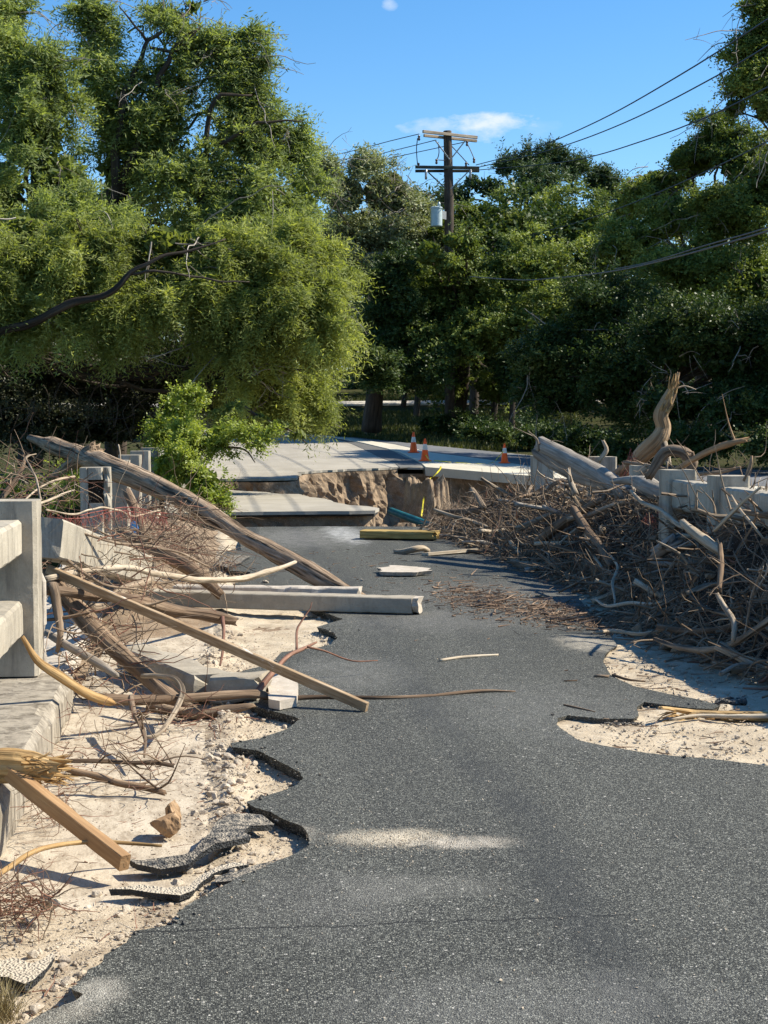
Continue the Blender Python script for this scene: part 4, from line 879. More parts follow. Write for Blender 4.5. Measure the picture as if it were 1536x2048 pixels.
# right driftwood bank
def x0f(Y): return np.interp(Y, [6.0,7.6,8.8,10.0,11.2,12.5,14,16,18,19.5,21,22.5,23.6], [3.6,3.5,3.35,3.22,3.15,3.38,3.45,3.35,3.3,3.2,3.15,3.2,3.3])
def hmf(Y): return np.interp(Y, [5.5,7,9,11,13,16,19,21,22.5,24], [0.25,0.38,0.58,0.80,0.86,0.84,0.64,0.42,0.26,0.0])
def mz(X, Y):
    n = fbm(np.stack([X*1.6, Y*1.6, X*0], -1), 4, 4)
    a = sstep((X-x0f(Y)+(n-.5)*.5)/0.95)
    return -0.14 + sstep(a*8)*.08 + a*(hmf(Y)*(0.72+0.5*n)) - 0.9*sstep((X-5.0)/2.5)
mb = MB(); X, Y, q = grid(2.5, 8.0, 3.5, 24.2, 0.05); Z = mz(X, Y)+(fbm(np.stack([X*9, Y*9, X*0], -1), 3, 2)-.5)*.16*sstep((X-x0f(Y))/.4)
mb.add(np.stack([X, Y, Z], -1), q); o = mb.build('debris_bank', M['mound'], smooth=True); tag(o, 'shade-darkened packed mud and roots under the driftwood on the right', 'debris', kind='stuff')
mb = MB(); mb2 = MB(); mb3 = MB()
for i in range(15000):
    Yp = 5.2+18.6*rng.random()**0.85; Xp = float(x0f(Yp))-0.05+abs(rng.normal())*0.85
    if Xp > 6.5: continue
    zz = float(mz(np.array([Xp]), np.array([Yp]))[()][0])
    a = rng.random()*6.3; el = rng.normal()*.45
    d = (math.cos(a)*math.cos(el), math.sin(a)*math.cos(el), math.sin(el)+.08)
    L = .07+rng.random()**2.4*.75; r_ = .002+rng.random()**3*.013
    c = (Xp-d[0]*L/2, Yp-d[1]*L/2, max(.01, zz+rng.random()**2*.15-d[2]*L/2))
    stick((mb3 if rng.random() < .05 else mb), c, L, r_, d, (.10 if rng.random() < .5 else .28), 4, 5, rng.random()**1.5, .004)
for i in range(260):  # longer springing stems
    Yp = rng.uniform(6.5, 23); Xp = float(x0f(Yp))+.2+abs(rng.normal())*.6; zz = float(mz(np.array([Xp]), np.array([Yp]))[0])
    a = rng.random()*6.3; el = rng.uniform(-.1, 1.1); L = rng.uniform(.4, 1.1)
    stick(mb, (Xp, Yp, zz), L, rng.uniform(.004,.010), (math.cos(a)*math.cos(el)-.2, math.sin(a)*math.cos(el), math.sin(el)), .2, 5, 8, rng.random(), .01)
tag(mb.build('driftwood_tangle', M['twig']), 'dense tangle of brown sticks and roots against the right railing', 'driftwood', kind='stuff')
tag(mb3.build('rootlet_tangle', M['redtwig']), 'red brown rootlets threaded through the driftwood on the right', 'roots', kind='stuff')
mb = MB()
for i in range(700):
    Yp = 5.5+16*rng.random(); Xp = float(x0f(Yp))-.1+abs(rng.normal())*.8; zz = max(0, float(mz(np.array([Xp]), np.array([Yp]))[0]))
    rock(mb, (Xp, Yp, zz+rng.random()*.08), .012+rng.random()**3*.07, 2 if rng.random() < .3 else 1, .7)
tag(mb.build('clods', M['soil']), 'clods of earth and bark lodged in the driftwood on the right', 'debris', kind='stuff')
# fallen leaf wads in the bank
RG = 'limbs in the right driftwood heap'
t = thing('squared_timber', 'long grey squared timber slanting over the right driftwood, its end up', 'timber', P(1180,940,17))
mb = MB(); p, r = pts((1084,890,17.4,15),(1140,918,16.8,17),(1200,950,16.2,18),(1262,990,15.4,17)); tube(mb, p, r, 22, .04, .12, .15, .2, .25); mb.build('shaft', M['greywood'], t, smooth=True)
mb = MB()
for k in range(14):
    a = P(1250+random.uniform(-10,15), 985+random.uniform(-12,12), 15.4); tube(mb, [a, a+Vector((.2,-.1,-.06+random.uniform(-.05,.05)))], [.02, .004], 4, .1)
mb.build('splinters', M['greywood'], t)
B('log','second grey timber lying under the long slanting one','log',[(1078,905,19.0,13),(1120,930,18.5,16),(1165,955,18.0,14),(1215,975,17.6,10)],'greywood',18,.05,.12,.15,.3,RG)
B('log','short grey split log pointing down right below the low post','log',[(1225,962,16.0,6),(1265,962,15.7,10),(1300,975,15.4,20),(1352,1000,15.0,19)],'greywood',18,.04,.2,.2,.5,RG)
t = thing('broken_trunk', 'pale broken trunk standing up with a jagged tip above the right driftwood', 'trunk', P(1255,945,16.4))
p, r = pts((1215,965,16.6,13),(1255,938,16.4,15),(1290,905,16.2,18),(1316,880,16.1,18),(1327,855,16.1,15),(1322,830,16.1,15),(1333,805,16.1,13),(1343,785,16.1,11),(1350,768,16.1,6),(1356,748,16.1,3)); mb = MB(); tube(mb, p, r, 30, .02, .20, .10, .2, .4, .02); mb.build('trunk', M['tan'], t, smooth=False)
p, r = pts((1322,875,16.1,11),(1332,905,16.0,7),(1338,930,15.9,5)); mb = MB(); tube(mb, p, r, 10, .03, .1, .2, .3); mb.build('side_limb', M['driftwood'], t, smooth=True)
p, r = pts((1350,778,16.1,2),(1370,772,16.1,1.6),(1392,779,16.1,1)); mb = MB(); tube(mb, p, r, 6, .03); mb.build('twig', M['pale'], t, smooth=True)
mb = MB()
for k in range(26):
    u = random.random(); a = P(1328+u*24+random.uniform(-9,9), 825-u*62, 16.04); tube(mb, [a, a+Vector((random.uniform(-.01,.05), random.uniform(-.05,.02), random.uniform(.05,.17)))], [.022*(1-u*.5), .002], 4, .05)
mb.build('splinters', M['yellow'], t)
RB = [
 ('long tan limb pointing up right behind the second post','lumber_old',[(1350,940,14.6,5),(1400,912,14.4,7),(1450,890,14.2,7),(1490,880,14.1,5)]),
 ('dark drooping stick below the tan limb','bark',[(1400,948,14.2,4),(1440,945,14.0,4),(1480,935,13.9,3)]),
 ('pale thick stub pointing at the road in the heart of the heap','pale',[(1367,1045,11.9,7),(1385,1062,11.8,10),(1412,1082,11.7,11),(1440,1102,11.6,9)]),
 ('long bleached branch snaking down right from the grey timber','pale',[(1262,982,15.2,3),(1285,1005,14.6,4),(1320,1020,14.0,5),(1350,1045,13.4,5),(1372,1056,12.9,4)]),
 ('crooked white twig hanging down to the asphalt','pale',[(1170,1050,16.2,3),(1175,1085,16.0,3.5),(1190,1115,15.4,3),(1208,1140,14.8,2)]),
 ('white crooked twig beside the shadow edge','pale',[(1222,1112,14.3,2),(1235,1135,14.0,3),(1225,1165,13.6,3),(1230,1200,13.2,2.5),(1228,1212,13.1,2)]),
 ('grey limb lying low along the shaded asphalt','driftwood',[(1030,1127,17.2,8),(1080,1135,17.0,9),(1130,1142,16.8,9),(1190,1150,16.4,7)]),
 ('short white stick standing at the left end of the low grey limb','pale',[(1022,1085,18.6,4),(1035,1100,18.4,5),(1048,1122,18.0,4)]),
 ('thick brown limb leaning right in the middle of the heap','bark',[(1080,1080,17.6,10),(1120,1050,17.2,11),(1150,1030,17.0,9),(1200,1000,16.6,6)]),
 ('dark limb crossing down right through the heap','bark',[(1148,1020,16.5,8),(1175,1060,16.0,9),(1205,1100,15.4,9),(1222,1130,14.9,7)]),
 ('pale horizontal stick on the left slope of the heap','pale',[(1072,1087,17.4,4),(1110,1086,17.2,4),(1148,1085,17.0,3)]),
 ('long thin root arcing above the upper gravel patch','driftwood',[(1310,1278,10.8,4),(1360,1295,10.5,6),(1420,1300,10.2,7),(1470,1285,10.0,7),(1510,1260,9.9,7),(1560,1225,9.8,8)]),
 ('grey root snaking down the bank to the gravel','driftwood',[(1435,1190,10.4,5),(1450,1215,10.2,6),(1468,1245,10.0,6),(1467,1275,9.9,5)]),
 ('upright dark stem in front of the nearest post','bark',[(1440,1090,11.0,5),(1442,1130,10.8,6),(1438,1180,10.6,5)]),
 ('flat tangle stick reaching out of the shade over the asphalt','pale',[(1192,1200,12.9,2),(1215,1212,12.6,3),(1260,1206,12.5,4),(1300,1208,12.3,3),(1330,1202,12.2,2)]),
 ('thin lit stick at the front of the shaded tangle','pale',[(1190,1265,11.7,3),(1230,1262,11.8,4),(1280,1268,11.5,4),(1330,1258,11.4,3)]),
 ('slanting white stick crossing another below the nearest post','pale',[(1430,1060,11.4,4),(1460,1030,11.2,4),(1490,1000,11.0,3.5),(1520,975,10.9,2.5)]),
 ('long white stick leaning left below the nearest post','pale',[(1463,992,11.6,2.5),(1480,1020,11.4,3),(1505,1050,11.2,3),(1525,1075,11.1,2.5)]),
 ('dark branch curving over the rail right of the nearest post','bark',[(1488,960,11.6,3),(1500,935,11.6,3),(1503,915,11.6,2.5)]),
 ('forked white twig sticking up at the crest left of the broken trunk','pale',[(1200,920,17.2,5),(1213,900,17.2,5),(1208,885,17.2,3)]),
 ('thin forked twig standing at the tip of the grey timber','driftwood',[(1078,900,18.4,2.5),(1074,880,18.4,2.5),(1062,868,18.4,2),(1056,862,18.4,1)]),
 ('brown stem pointing at the yellow timber from the heap','driftwood',[(870,1020,21.5,3),(900,1030,21.3,4),(940,1042,21.0,5),(975,1055,20.6,5)]),
 ('grey limb in the gap below the cream kerb','bark',[(880,1026,22.8,6),(950,1022,22.4,8),(1010,1020,22,7),(1040,1015,21.6,5)]),
 ('pale snag standing on the left slope','driftwood',[(945,980,21.6,5),(958,998,21.4,6),(968,1015,21.2,6)]),
 ('rounded root ball limb arching behind the broken trunk','bark',[(1300,950,15.2,8),(1330,905,15.2,12),(1365,905,15.1,13),(1385,925,15.0,11),(1375,950,15,7)]),
 ('pale stub pointing left near the red scrap','driftwood',[(1150,985,16.6,6),(1140,960,16.7,6),(1138,940,16.8,3)]),
 ('short sawn grey block lodged in the heap','greywood',[(1318,1105,12.9,14),(1345,1085,12.8,13)]),
 ('thin root lying along the bottom of the shaded heap','driftwood',[(1380,1190,11.2,3),(1410,1215,11.0,4),(1440,1225,10.8,4),(1468,1232,10.7,3)]),
 ('long dark pole lying low under the tangle by the gravel','bark',[(1320,1255,11.2,6),(1380,1262,11.0,7),(1440,1258,10.8,7),(1500,1245,10.6,6)]),
 ('brown stick over the far crest between two posts','bark',[(1250,925,17,4),(1290,930,16.5,4),(1330,938,16,3)]),
]
for lab, mt, a in RB:
    B('branch', lab, 'branch', a, mt, 12, .03, .24, .2, .7, RG, .006, 2 if mt != 'pale' else 0)
# smaller unlabelled-apart limbs sharing one description
for i in range(150):
    Yp = rng.uniform(7.5, 21.5); Xp = float(x0f(Yp))+rng.uniform(.05, 1.5); zz = float(mz(np.array([Xp]), np.array([Yp]))[0])+.13
    a = rng.random()*6.3; el = rng.normal()*.35; L = rng.uniform(.35, 1.1); r_ = rng.uniform(.012,.034)
    d = Vector((math.cos(a)*math.cos(el), math.sin(a)*math.cos(el), math.sin(el)+.1)); c = Vector((Xp, Yp, zz))
    p = [c+d*L*(u-.5)+Vector(tuple(rng.normal(size=3)*(.011 if 0 < u < 1 else 0)*L*1.6)) for u in (0,.25,.5,.75,1)]
    for q_ in p: q_.z = max(q_.z, .03)
    mb = MB(); tube(mb, p, [r_, r_*.92, r_*.8, r_*.65, r_*.4], 8, .04, .15, .3, None, .5, .02)
    for _b in range(int(rng.integers(0, 4))):
        s0 = p[int(rng.integers(1, 5))]; e = s0+Vector(tuple(rng.normal(size=3)))*.16; e.z = max(e.z, .02); mm = (s0+e)/2+Vector(tuple(rng.normal(size=3)*.03)); mm.z = max(mm.z, .02)
        tube(mb, [s0, mm, e], [r_*.5, r_*.35, r_*.12], 6, .04)
    tag(mb.build('driftwood_limb', M[('driftwood','bark','greywood','pale')[int(rng.choice(4, p=[.42,.28,.18,.12]))]], smooth=True), 'bare broken limb lying among many like it in the right driftwood heap', 'branch', 'small limbs in the right heap')
# red scraps and netting
def strands(mb, c, n, L, spread, rad=.0015):
    for _ in range(n):
        a = Vector(c)+Vector((random.gauss(0, spread[0]), random.gauss(0, spread[1]), random.gauss(0, spread[2])))
        stick(mb, a, L*random.uniform(.4,1), rad, (random.gauss(0,.4), random.gauss(0,.3), -1), .25, 3, 4)
mb = MB(); strands(mb, P(1268,940,15.9), 140, .22, (.05,.05,.06), .003); strands(mb, P(1262,915,16.1), 50, .12, (.02,.03,.05), .003)
tag(mb.build('red_scrap', M['netting']), 'red scrap of mesh snagged by the low post in the right heap', 'netting', 'scraps of red mesh')
mb = MB(); strands(mb, P(1300,1035,13.9), 60, .12, (.04,.04,.03), .002)
tag(mb.build('red_scrap', M['netting']), 'small red scrap below the snaking bleached branch', 'netting', 'scraps of red mesh')
mb = MB()
for i in range(330):
    u = rng.random(); px = 95+u*240; py = 1022+8*math.sin(u*7)+rng.random()*16+ (8 if rng.random() < .2 else 0)
    stick(mb, P(px, py, 9.6+u*4.2+rng.normal()*.04), .03+rng.random()*.09, .0013+rng.random()*.001, (rng.normal()*.35, rng.normal()*.3, -1), .25, 3, 3)
for k in range(2):
    p, r = pts(*[(95+j*30, 1022+k*9+8*math.sin(j*.9)+random.uniform(-2,2), 9.6+j*.55, 1.0) for j in range(9)]); tube(mb, p, r, 4, .06)
tag(mb.build('red_netting', M['netting']), 'tattered band of red mesh strung past the pocketed post', 'netting', 'scraps of red mesh')
mb = MB(); rock(mb, P(268,1056,14.2), .045, 3, 1.2); tag(mb.build('plastic_bottle', M['blue']), 'small blue plastic scrap behind the twigs under the long log', 'plastic scrap')

# left tangle of twigs
mb = MB(); mbr = MB()
def ltwig(n, bx, by, bY, Lr, rr, down=0.2, red=.25, zlow=-.04):
    for _ in range(n):
        px, py, Yp = rng.uniform(*bx), rng.uniform(*by), rng.uniform(*bY); c = P(px, py, Yp)
        if c.z < zlow: c = G(px, py, 0.0)
        d = rng.normal(size=3)*np.array([1,.7,.55]); d[2] -= down
        stick(mbr if rng.random() < red else mb, c, rng.uniform(*Lr), rng.uniform(*rr), d, .22, 4, 6, None, -.045)
ltwig(240, (95,330), (1050,1200), (9.4,13), (.15,.6), (.0015,.006))
ltwig(150, (100,290), (1200,1400), (8.9,10), (.12,.5), (.0015,.006), .35)
ltwig(300, (280,400), (990,1110), (13.5,17.5), (.2,.8), (.002,.006), .4)
ltwig(160, (330,470), (1090,1190), (12.5,16), (.15,.5), (.002,.005), .3)
ltwig(110, (0,160), (930,1010), (12,16), (.2,.7), (.002,.006), .1, .4)
ltwig(80, (270,480), (1395,1450), (8.2,8.9), (.08,.35), (.0012,.004), .2, .6)
ltwig(110, (120,330), (1400,1580), (6.8,8.2), (.05,.25), (.0010,.003), .2, .5)
ltwig(80, (60,140), (1560,1640), (6.0,6.6), (.05,.22), (.0010,.0025), .4, .7, -.05)
ltwig(110, (-30,30), (1760,1850), (4.9,5.2), (.05,.28), (.0010,.0025), .0, .7, -.05)
ltwig(60, (30,110), (1780,1830), (4.9,5.2), (.05,.2), (.0015,.0035), .0, .5, -.05)
tag(mb.build('twig_tangle', M['twig']), 'tangle of thin dry twigs caught along the left railing and gutter', 'twigs', kind='stuff')
tag(mbr.build('rootlets', M['redtwig']), 'reddish dry rootlets caught among the twigs on the left', 'roots', kind='stuff')
# dust/mud bank below the left posts
mb = MB(); X, Y, q = grid(-1.4, 0.55, 9.6, 23, 0.04)
n = fbm(np.stack([X*2.5, Y*1.4, X*0], -1), 5, 12)
Z = -0.07+0.30*np.clip(1-(X+0.95)/ (1.0+.5*n), 0, 1)**1.5*sstep((Y-11.5)/3)*(n*1.6) + .05*(n-.5)
mb.add(np.stack([X, Y, Z], -1), q); struct('silt_bank', mb, M['soillight'], smooth=True)

# ------------------------------------------------------------------ cones and tape
def cone(px, py, hpx, lab):
    b = F(px, py, 0.035); h = 1.22*hpx*b.y/FPX
    t = thing('traffic_cone', lab, 'traffic cone', b, 'orange traffic cones by the washout')
    def lathe(prof, k=24):
        m = MB(); th = np.linspace(0, 2*np.pi, k, endpoint=False)
        v = np.array([[(b.x+r*math.cos(a), b.y+r*math.sin(a), b.z+z) for a in th] for r, z in prof]); n = len(prof)
        idx = np.arange(n*k).reshape(n,k); nx = np.roll(idx,-1,1)
        m.add(v.reshape(-1,3), np.stack([idx[:-1], nx[:-1], nx[1:], idx[1:]], -1).reshape(-1,4)); return m
    rb, rt = h*.20, h*.045
    def rad(z): return rb+(rt-rb)*(z/h)
    lathe([(rad(.03*h), .03*h), (rad(.50*h), .50*h)]).build('cone_body', M['orange'], t, smooth=True)
    lathe([(rad(.50*h), .50*h), (rad(.76*h), .76*h)]).build('reflective_band', M['band'], t, smooth=True)
    lathe([(rad(.76*h), .76*h), (rad(h), h), (0.002, h)]).build('cone_tip', M['orange'], t, smooth=True)
    m = MB(); box(m, (b.x-.26*h, b.y-.26*h, b.z), (b.x+.26*h, b.y+.26*h, b.z+.04*h), .01, 0); m.build('base', M['orange'], t)
    return b, h
c1 = cone(827, 905, 34, 'farthest left orange cone by the road edge'); c2 = cone(850, 922, 37, 'orange cone at the lip of the washout where the yellow tape hangs'); c3 = cone(1009, 926, 33, 'orange cone alone on the right of the cream kerb')
cone(1177, 931, 17, 'orange cone tip barely showing behind the driftwood')
def ribbon(name, lab, P_, w):
    m = MB(); p, _ = spline(P_, [1]*len(P_), .08); n = len(p)
    a = (fbm(np.stack([np.arange(n)*.12, np.zeros(n), np.zeros(n)], 1), 2)*5)
    off = np.stack([np.cos(a)*w, np.zeros(n), np.sin(a)*w], 1)
    v = np.stack([p-off, p+off], 1).reshape(-1,3); i = np.arange(n-1)*2
    m.add(v, np.stack([i, i+1, i+3, i+2], 1)); return tag(m.build(name, M['tape']), lab, 'tape', 'yellow caution tape')
ribbon('caution_tape', 'yellow tape hanging over the washout edge from the middle cone', [c2[0]+Vector((0,0,c2[1]*.3)), P(868,931,40.0), P(882,934,38.3), P(872,948,36), P(853,965,33), P(848,990,31.3), P(846,1010,30.6), P(843,1032,30.2)], 0.016)
ribbon('caution_tape', 'yellow tape trailing along the cream kerb to the right cone', [F(868,921,.05), F(900,924,.06), F(950,927,.06), F(985,925,.06), c3[0]+Vector((-.2,0,.12)), c3[0]+Vector((-.03,-.05,.32))], 0.014)

# ------------------------------------------------------------------ pole and lines
PY = 58.0
def PP(x, y, Y=PY): return P(x, y, Y)
pb = PP(897, 880); t = thing('utility_pole', 'tall dark wooden utility pole with two double crossarms above the trees', 'utility pole', pb)
mb = MB(); tube(mb, [PP(900, 890), PP(898, 430), PP(895, 262)], [pr(10.5,PY), pr(9.5,PY), pr(8,PY)], 14, .3, .06, 0, .5); mb.build('pole', M['polewood'], t, smooth=True)
def arm(x0, y0, x1, y1, dY0, dY1, hh, mat, nm):
    mb = MB(); beam(mb, PP(x0, y0, PY+dY0), PP(x1, y1, PY+dY1), .10, hh, .01, chip=.001, step=.3); return mb.build(nm, M[mat], t)
arm(846,263,954,275,-.6,.3,.11,'armgrey','crossarm'); arm(848,271,953,282,-.3,.6,.10,'armgrey','crossarm')
arm(831,334,958,336,-.3,.0,.11,'armgreen','crossarm'); arm(831,342,958,342,.12,.45,.10,'armgreen','crossarm')
for a, b, m_ in (((870,280),(899,319),'steel'),((930,282),(901,319),'steel'),((857,345),(892,378),'armgreen'),((935,345),(901,378),'steel')):
    mb = MB(); beam(mb, PP(*a, PY-.35), PP(*b, PY-.2), .045, .02, .002, (0,1,0), .3, 0); mb.build('brace', M[m_], t)
def insul(px, py, Y=PY-.3, s=1.0):
    mb = MB(); c = PP(px, py, Y); mb2_ = [(0,0,-.10),(0,0,-.06),(0,0,0),(0,0,.06),(0,0,.10)]
    tube(mb, [c+Vector(q)*s for q in mb2_], [.02*s,.055*s,.035*s,.055*s,.025*s], 10, .03); mb.build('insulator', M['porcelain'], t, smooth=True)
for a in ((873,323),(838,276),(948,321),(934,287),(837,331),(932,330)): insul(*a)
for a in ((852,347),(941,347)):
    mb = MB(); c = PP(*a, PY-.35); tube(mb, [c+Vector((0,0,.15)), c-Vector((0,0,.22))], [.05,.045], 10, .1); mb.build('fuse_cutout', M['steel'], t, smooth=True)
# transformer
tc_ = PP(873, 434, PY-.55); tr = MB(); tube(tr, [tc_+Vector((0,0,-.36)), tc_+Vector((0,0,-.33)), tc_+Vector((0,0,.30)), tc_+Vector((0,0,.31)), tc_+Vector((0,0,.35)), tc_+Vector((0,0,.38))], [.19,.215,.215,.235,.235,.17], 24, .05)
o = tr.build('transformer', M['can'], t, smooth=False)
mb = MB(); tube(mb, [tc_+Vector((.09,0,.36)), tc_+Vector((.09,0,.48)), tc_+Vector((.09,0,.56))], [.04,.06,.03], 10, .03, 0, .3); mb.build('bushing', M['can'], o, smooth=True)
mb = MB(); beam(mb, tc_+Vector((.2,.1,.1)), tc_+Vector((.42,.4,.1)), .05, .3, .004, chip=0); mb.build('bracket', M['steel'], t)
for a in (((835,276,-.5),(833,300,-.45),(835,330,-.35)), ((876,284,-.3),(878,305,-.3),(874,321,-.3)), ((935,288,0),(943,305,0),(950,322,0)), ((903,292,0),(920,310,-.1),(938,330,-.3)), ((877,320,-.3),(893,321,-.2))):
    mb = MB(); tube(mb, [PP(x, y, PY+d) for x, y, d in a], [.018]*len(a), 5, .1); mb.build('jumper', M['wire'], t)
def wire(lab, a, rad=.016, n=26, cat='power line', mt='wire', grp='overhead lines'):
    p, _ = spline([P(x, y, Y) for x, y, Y in a], [1]*len(a), 1.2); mb = MB(); tube(mb, p, [rad]*len(p), 6, 1.2, r=.5)
    return tag(mb.build('power_line', M[mt], smooth=True), lab, cat, grp)
wire('uppermost overhead line running from the pole up to the right corner', [(952,330,57.8),(1060,300,50),(1200,240,41),(1360,150,33),(1536,38,26.5),(1700,-75,22)])
wire('middle overhead line right of the pole, below the uppermost one', [(955,335,57.9),(1100,300,49),(1250,245,40.5),(1440,148,32),(1600,50,26.5),(1700,-15,23.5)])
wire('lowest of the three overhead lines right of the pole, against the sky', [(957,340,58),(1140,322,48),(1300,277,39.5),(1440,222,33.5),(1600,140,28),(1700,85,25)])
wire('top overhead line left of the pole', [(838,268,57.5),(780,282,61),(700,303,66),(600,325,72)])
wire('middle overhead line left of the pole', [(872,280,57.7),(800,298,62),(700,322,69),(600,345,76)])
wire('bottom overhead line left of the pole', [(930,284,58.2),(800,312,64),(700,335,70),(600,358,77)])
wire('thick sagging bundled cable crossing the trees on the right', [(940,553,50),(1040,560,46),(1100,557,43),(1180,549,39.5),(1260,536,36),(1360,512,31),(1460,484,26.5),(1536,462,24),(1700,405,20)], .017, mt='cable')
wire('second cable twisted beside the thick sagging one', [(1230,538,38),(1300,524,34),(1400,494,29),(1460,477,26.5),(1536,455,24),(1700,398,20)], .012, mt='cable')
wire('faint thin line over the dark trees above the sagging cable', [(1000,482,62),(1100,460,52),(1200,430,44),(1300,392,38),(1440,330,31),(1700,200,23)], .012)

# ------------------------------------------------------------------ distant park furniture
b = P(660, 868, 66); t = thing('sign_post', 'thin dark blue post standing at the grass edge under the branches', 'post', b)
mb = MB(); beam(mb, b, P(660, 770, 66), .11, .11, .005, (0,1,0), .3, 0); mb.build('post', M['signpost'], t)
b = P(566, 838, 78); t = thing('stone_pillar', 'pale stone gate pillar seen through the drooping branches', 'pillar', b)
mb = MB(); box(mb, (b.x-.7, b.y-.5, b.z), (b.x+.6, b.y+.5, b.z+2.3), .05, .03, step=.2); mb.build('pillar', M['masonry'], t)
mb = MB(); box(mb, (b.x-.8, b.y-.6, b.z+2.3), (b.x+.7, b.y+.6, b.z+2.5), .03, .02, step=.2); mb.build('cap', M['masonry'], t)
b = P(532, 730, 55); t = thing('warning_sign', 'small orange sign half hidden in the left tree', 'sign', P(532, 860, 55))
mb = MB(); beam(mb, P(531, 674, 55), P(531, 694, 55), .28, .02, .003, (0,1,0), .1, 0); mb.build('sign_face', M['signorange'], t)
mb = MB(); beam(mb, P(531, 700, 55.03), P(532, 860, 55.03), .05, .03, .003, (0,1,0), .5, 0); mb.build('post', M['signpost'], t)
b = P(800, 812, 96); t = thing('park_sign', 'white and teal board far off between the trunks', 'sign', b)
mb = MB(); beam(mb, P(778, 802, 96), P(835, 800, 96), .04, .55, .01, chip=0); mb.build('board', M['signwhite'], t)
mb = MB(); beam(mb, P(782, 805, 95.9), P(832, 803, 95.9), .05, .14, .01, chip=0); mb.build('stripe', simple('teal paint', (.05,.22,.22)), t)
for x in (785, 828): mb = MB(); beam(mb, P(x, 808, 96.05), P(x, 822, 96.05), .08, .08, .01, (0,1,0), chip=0); mb.build('leg', M['signpost'], t)

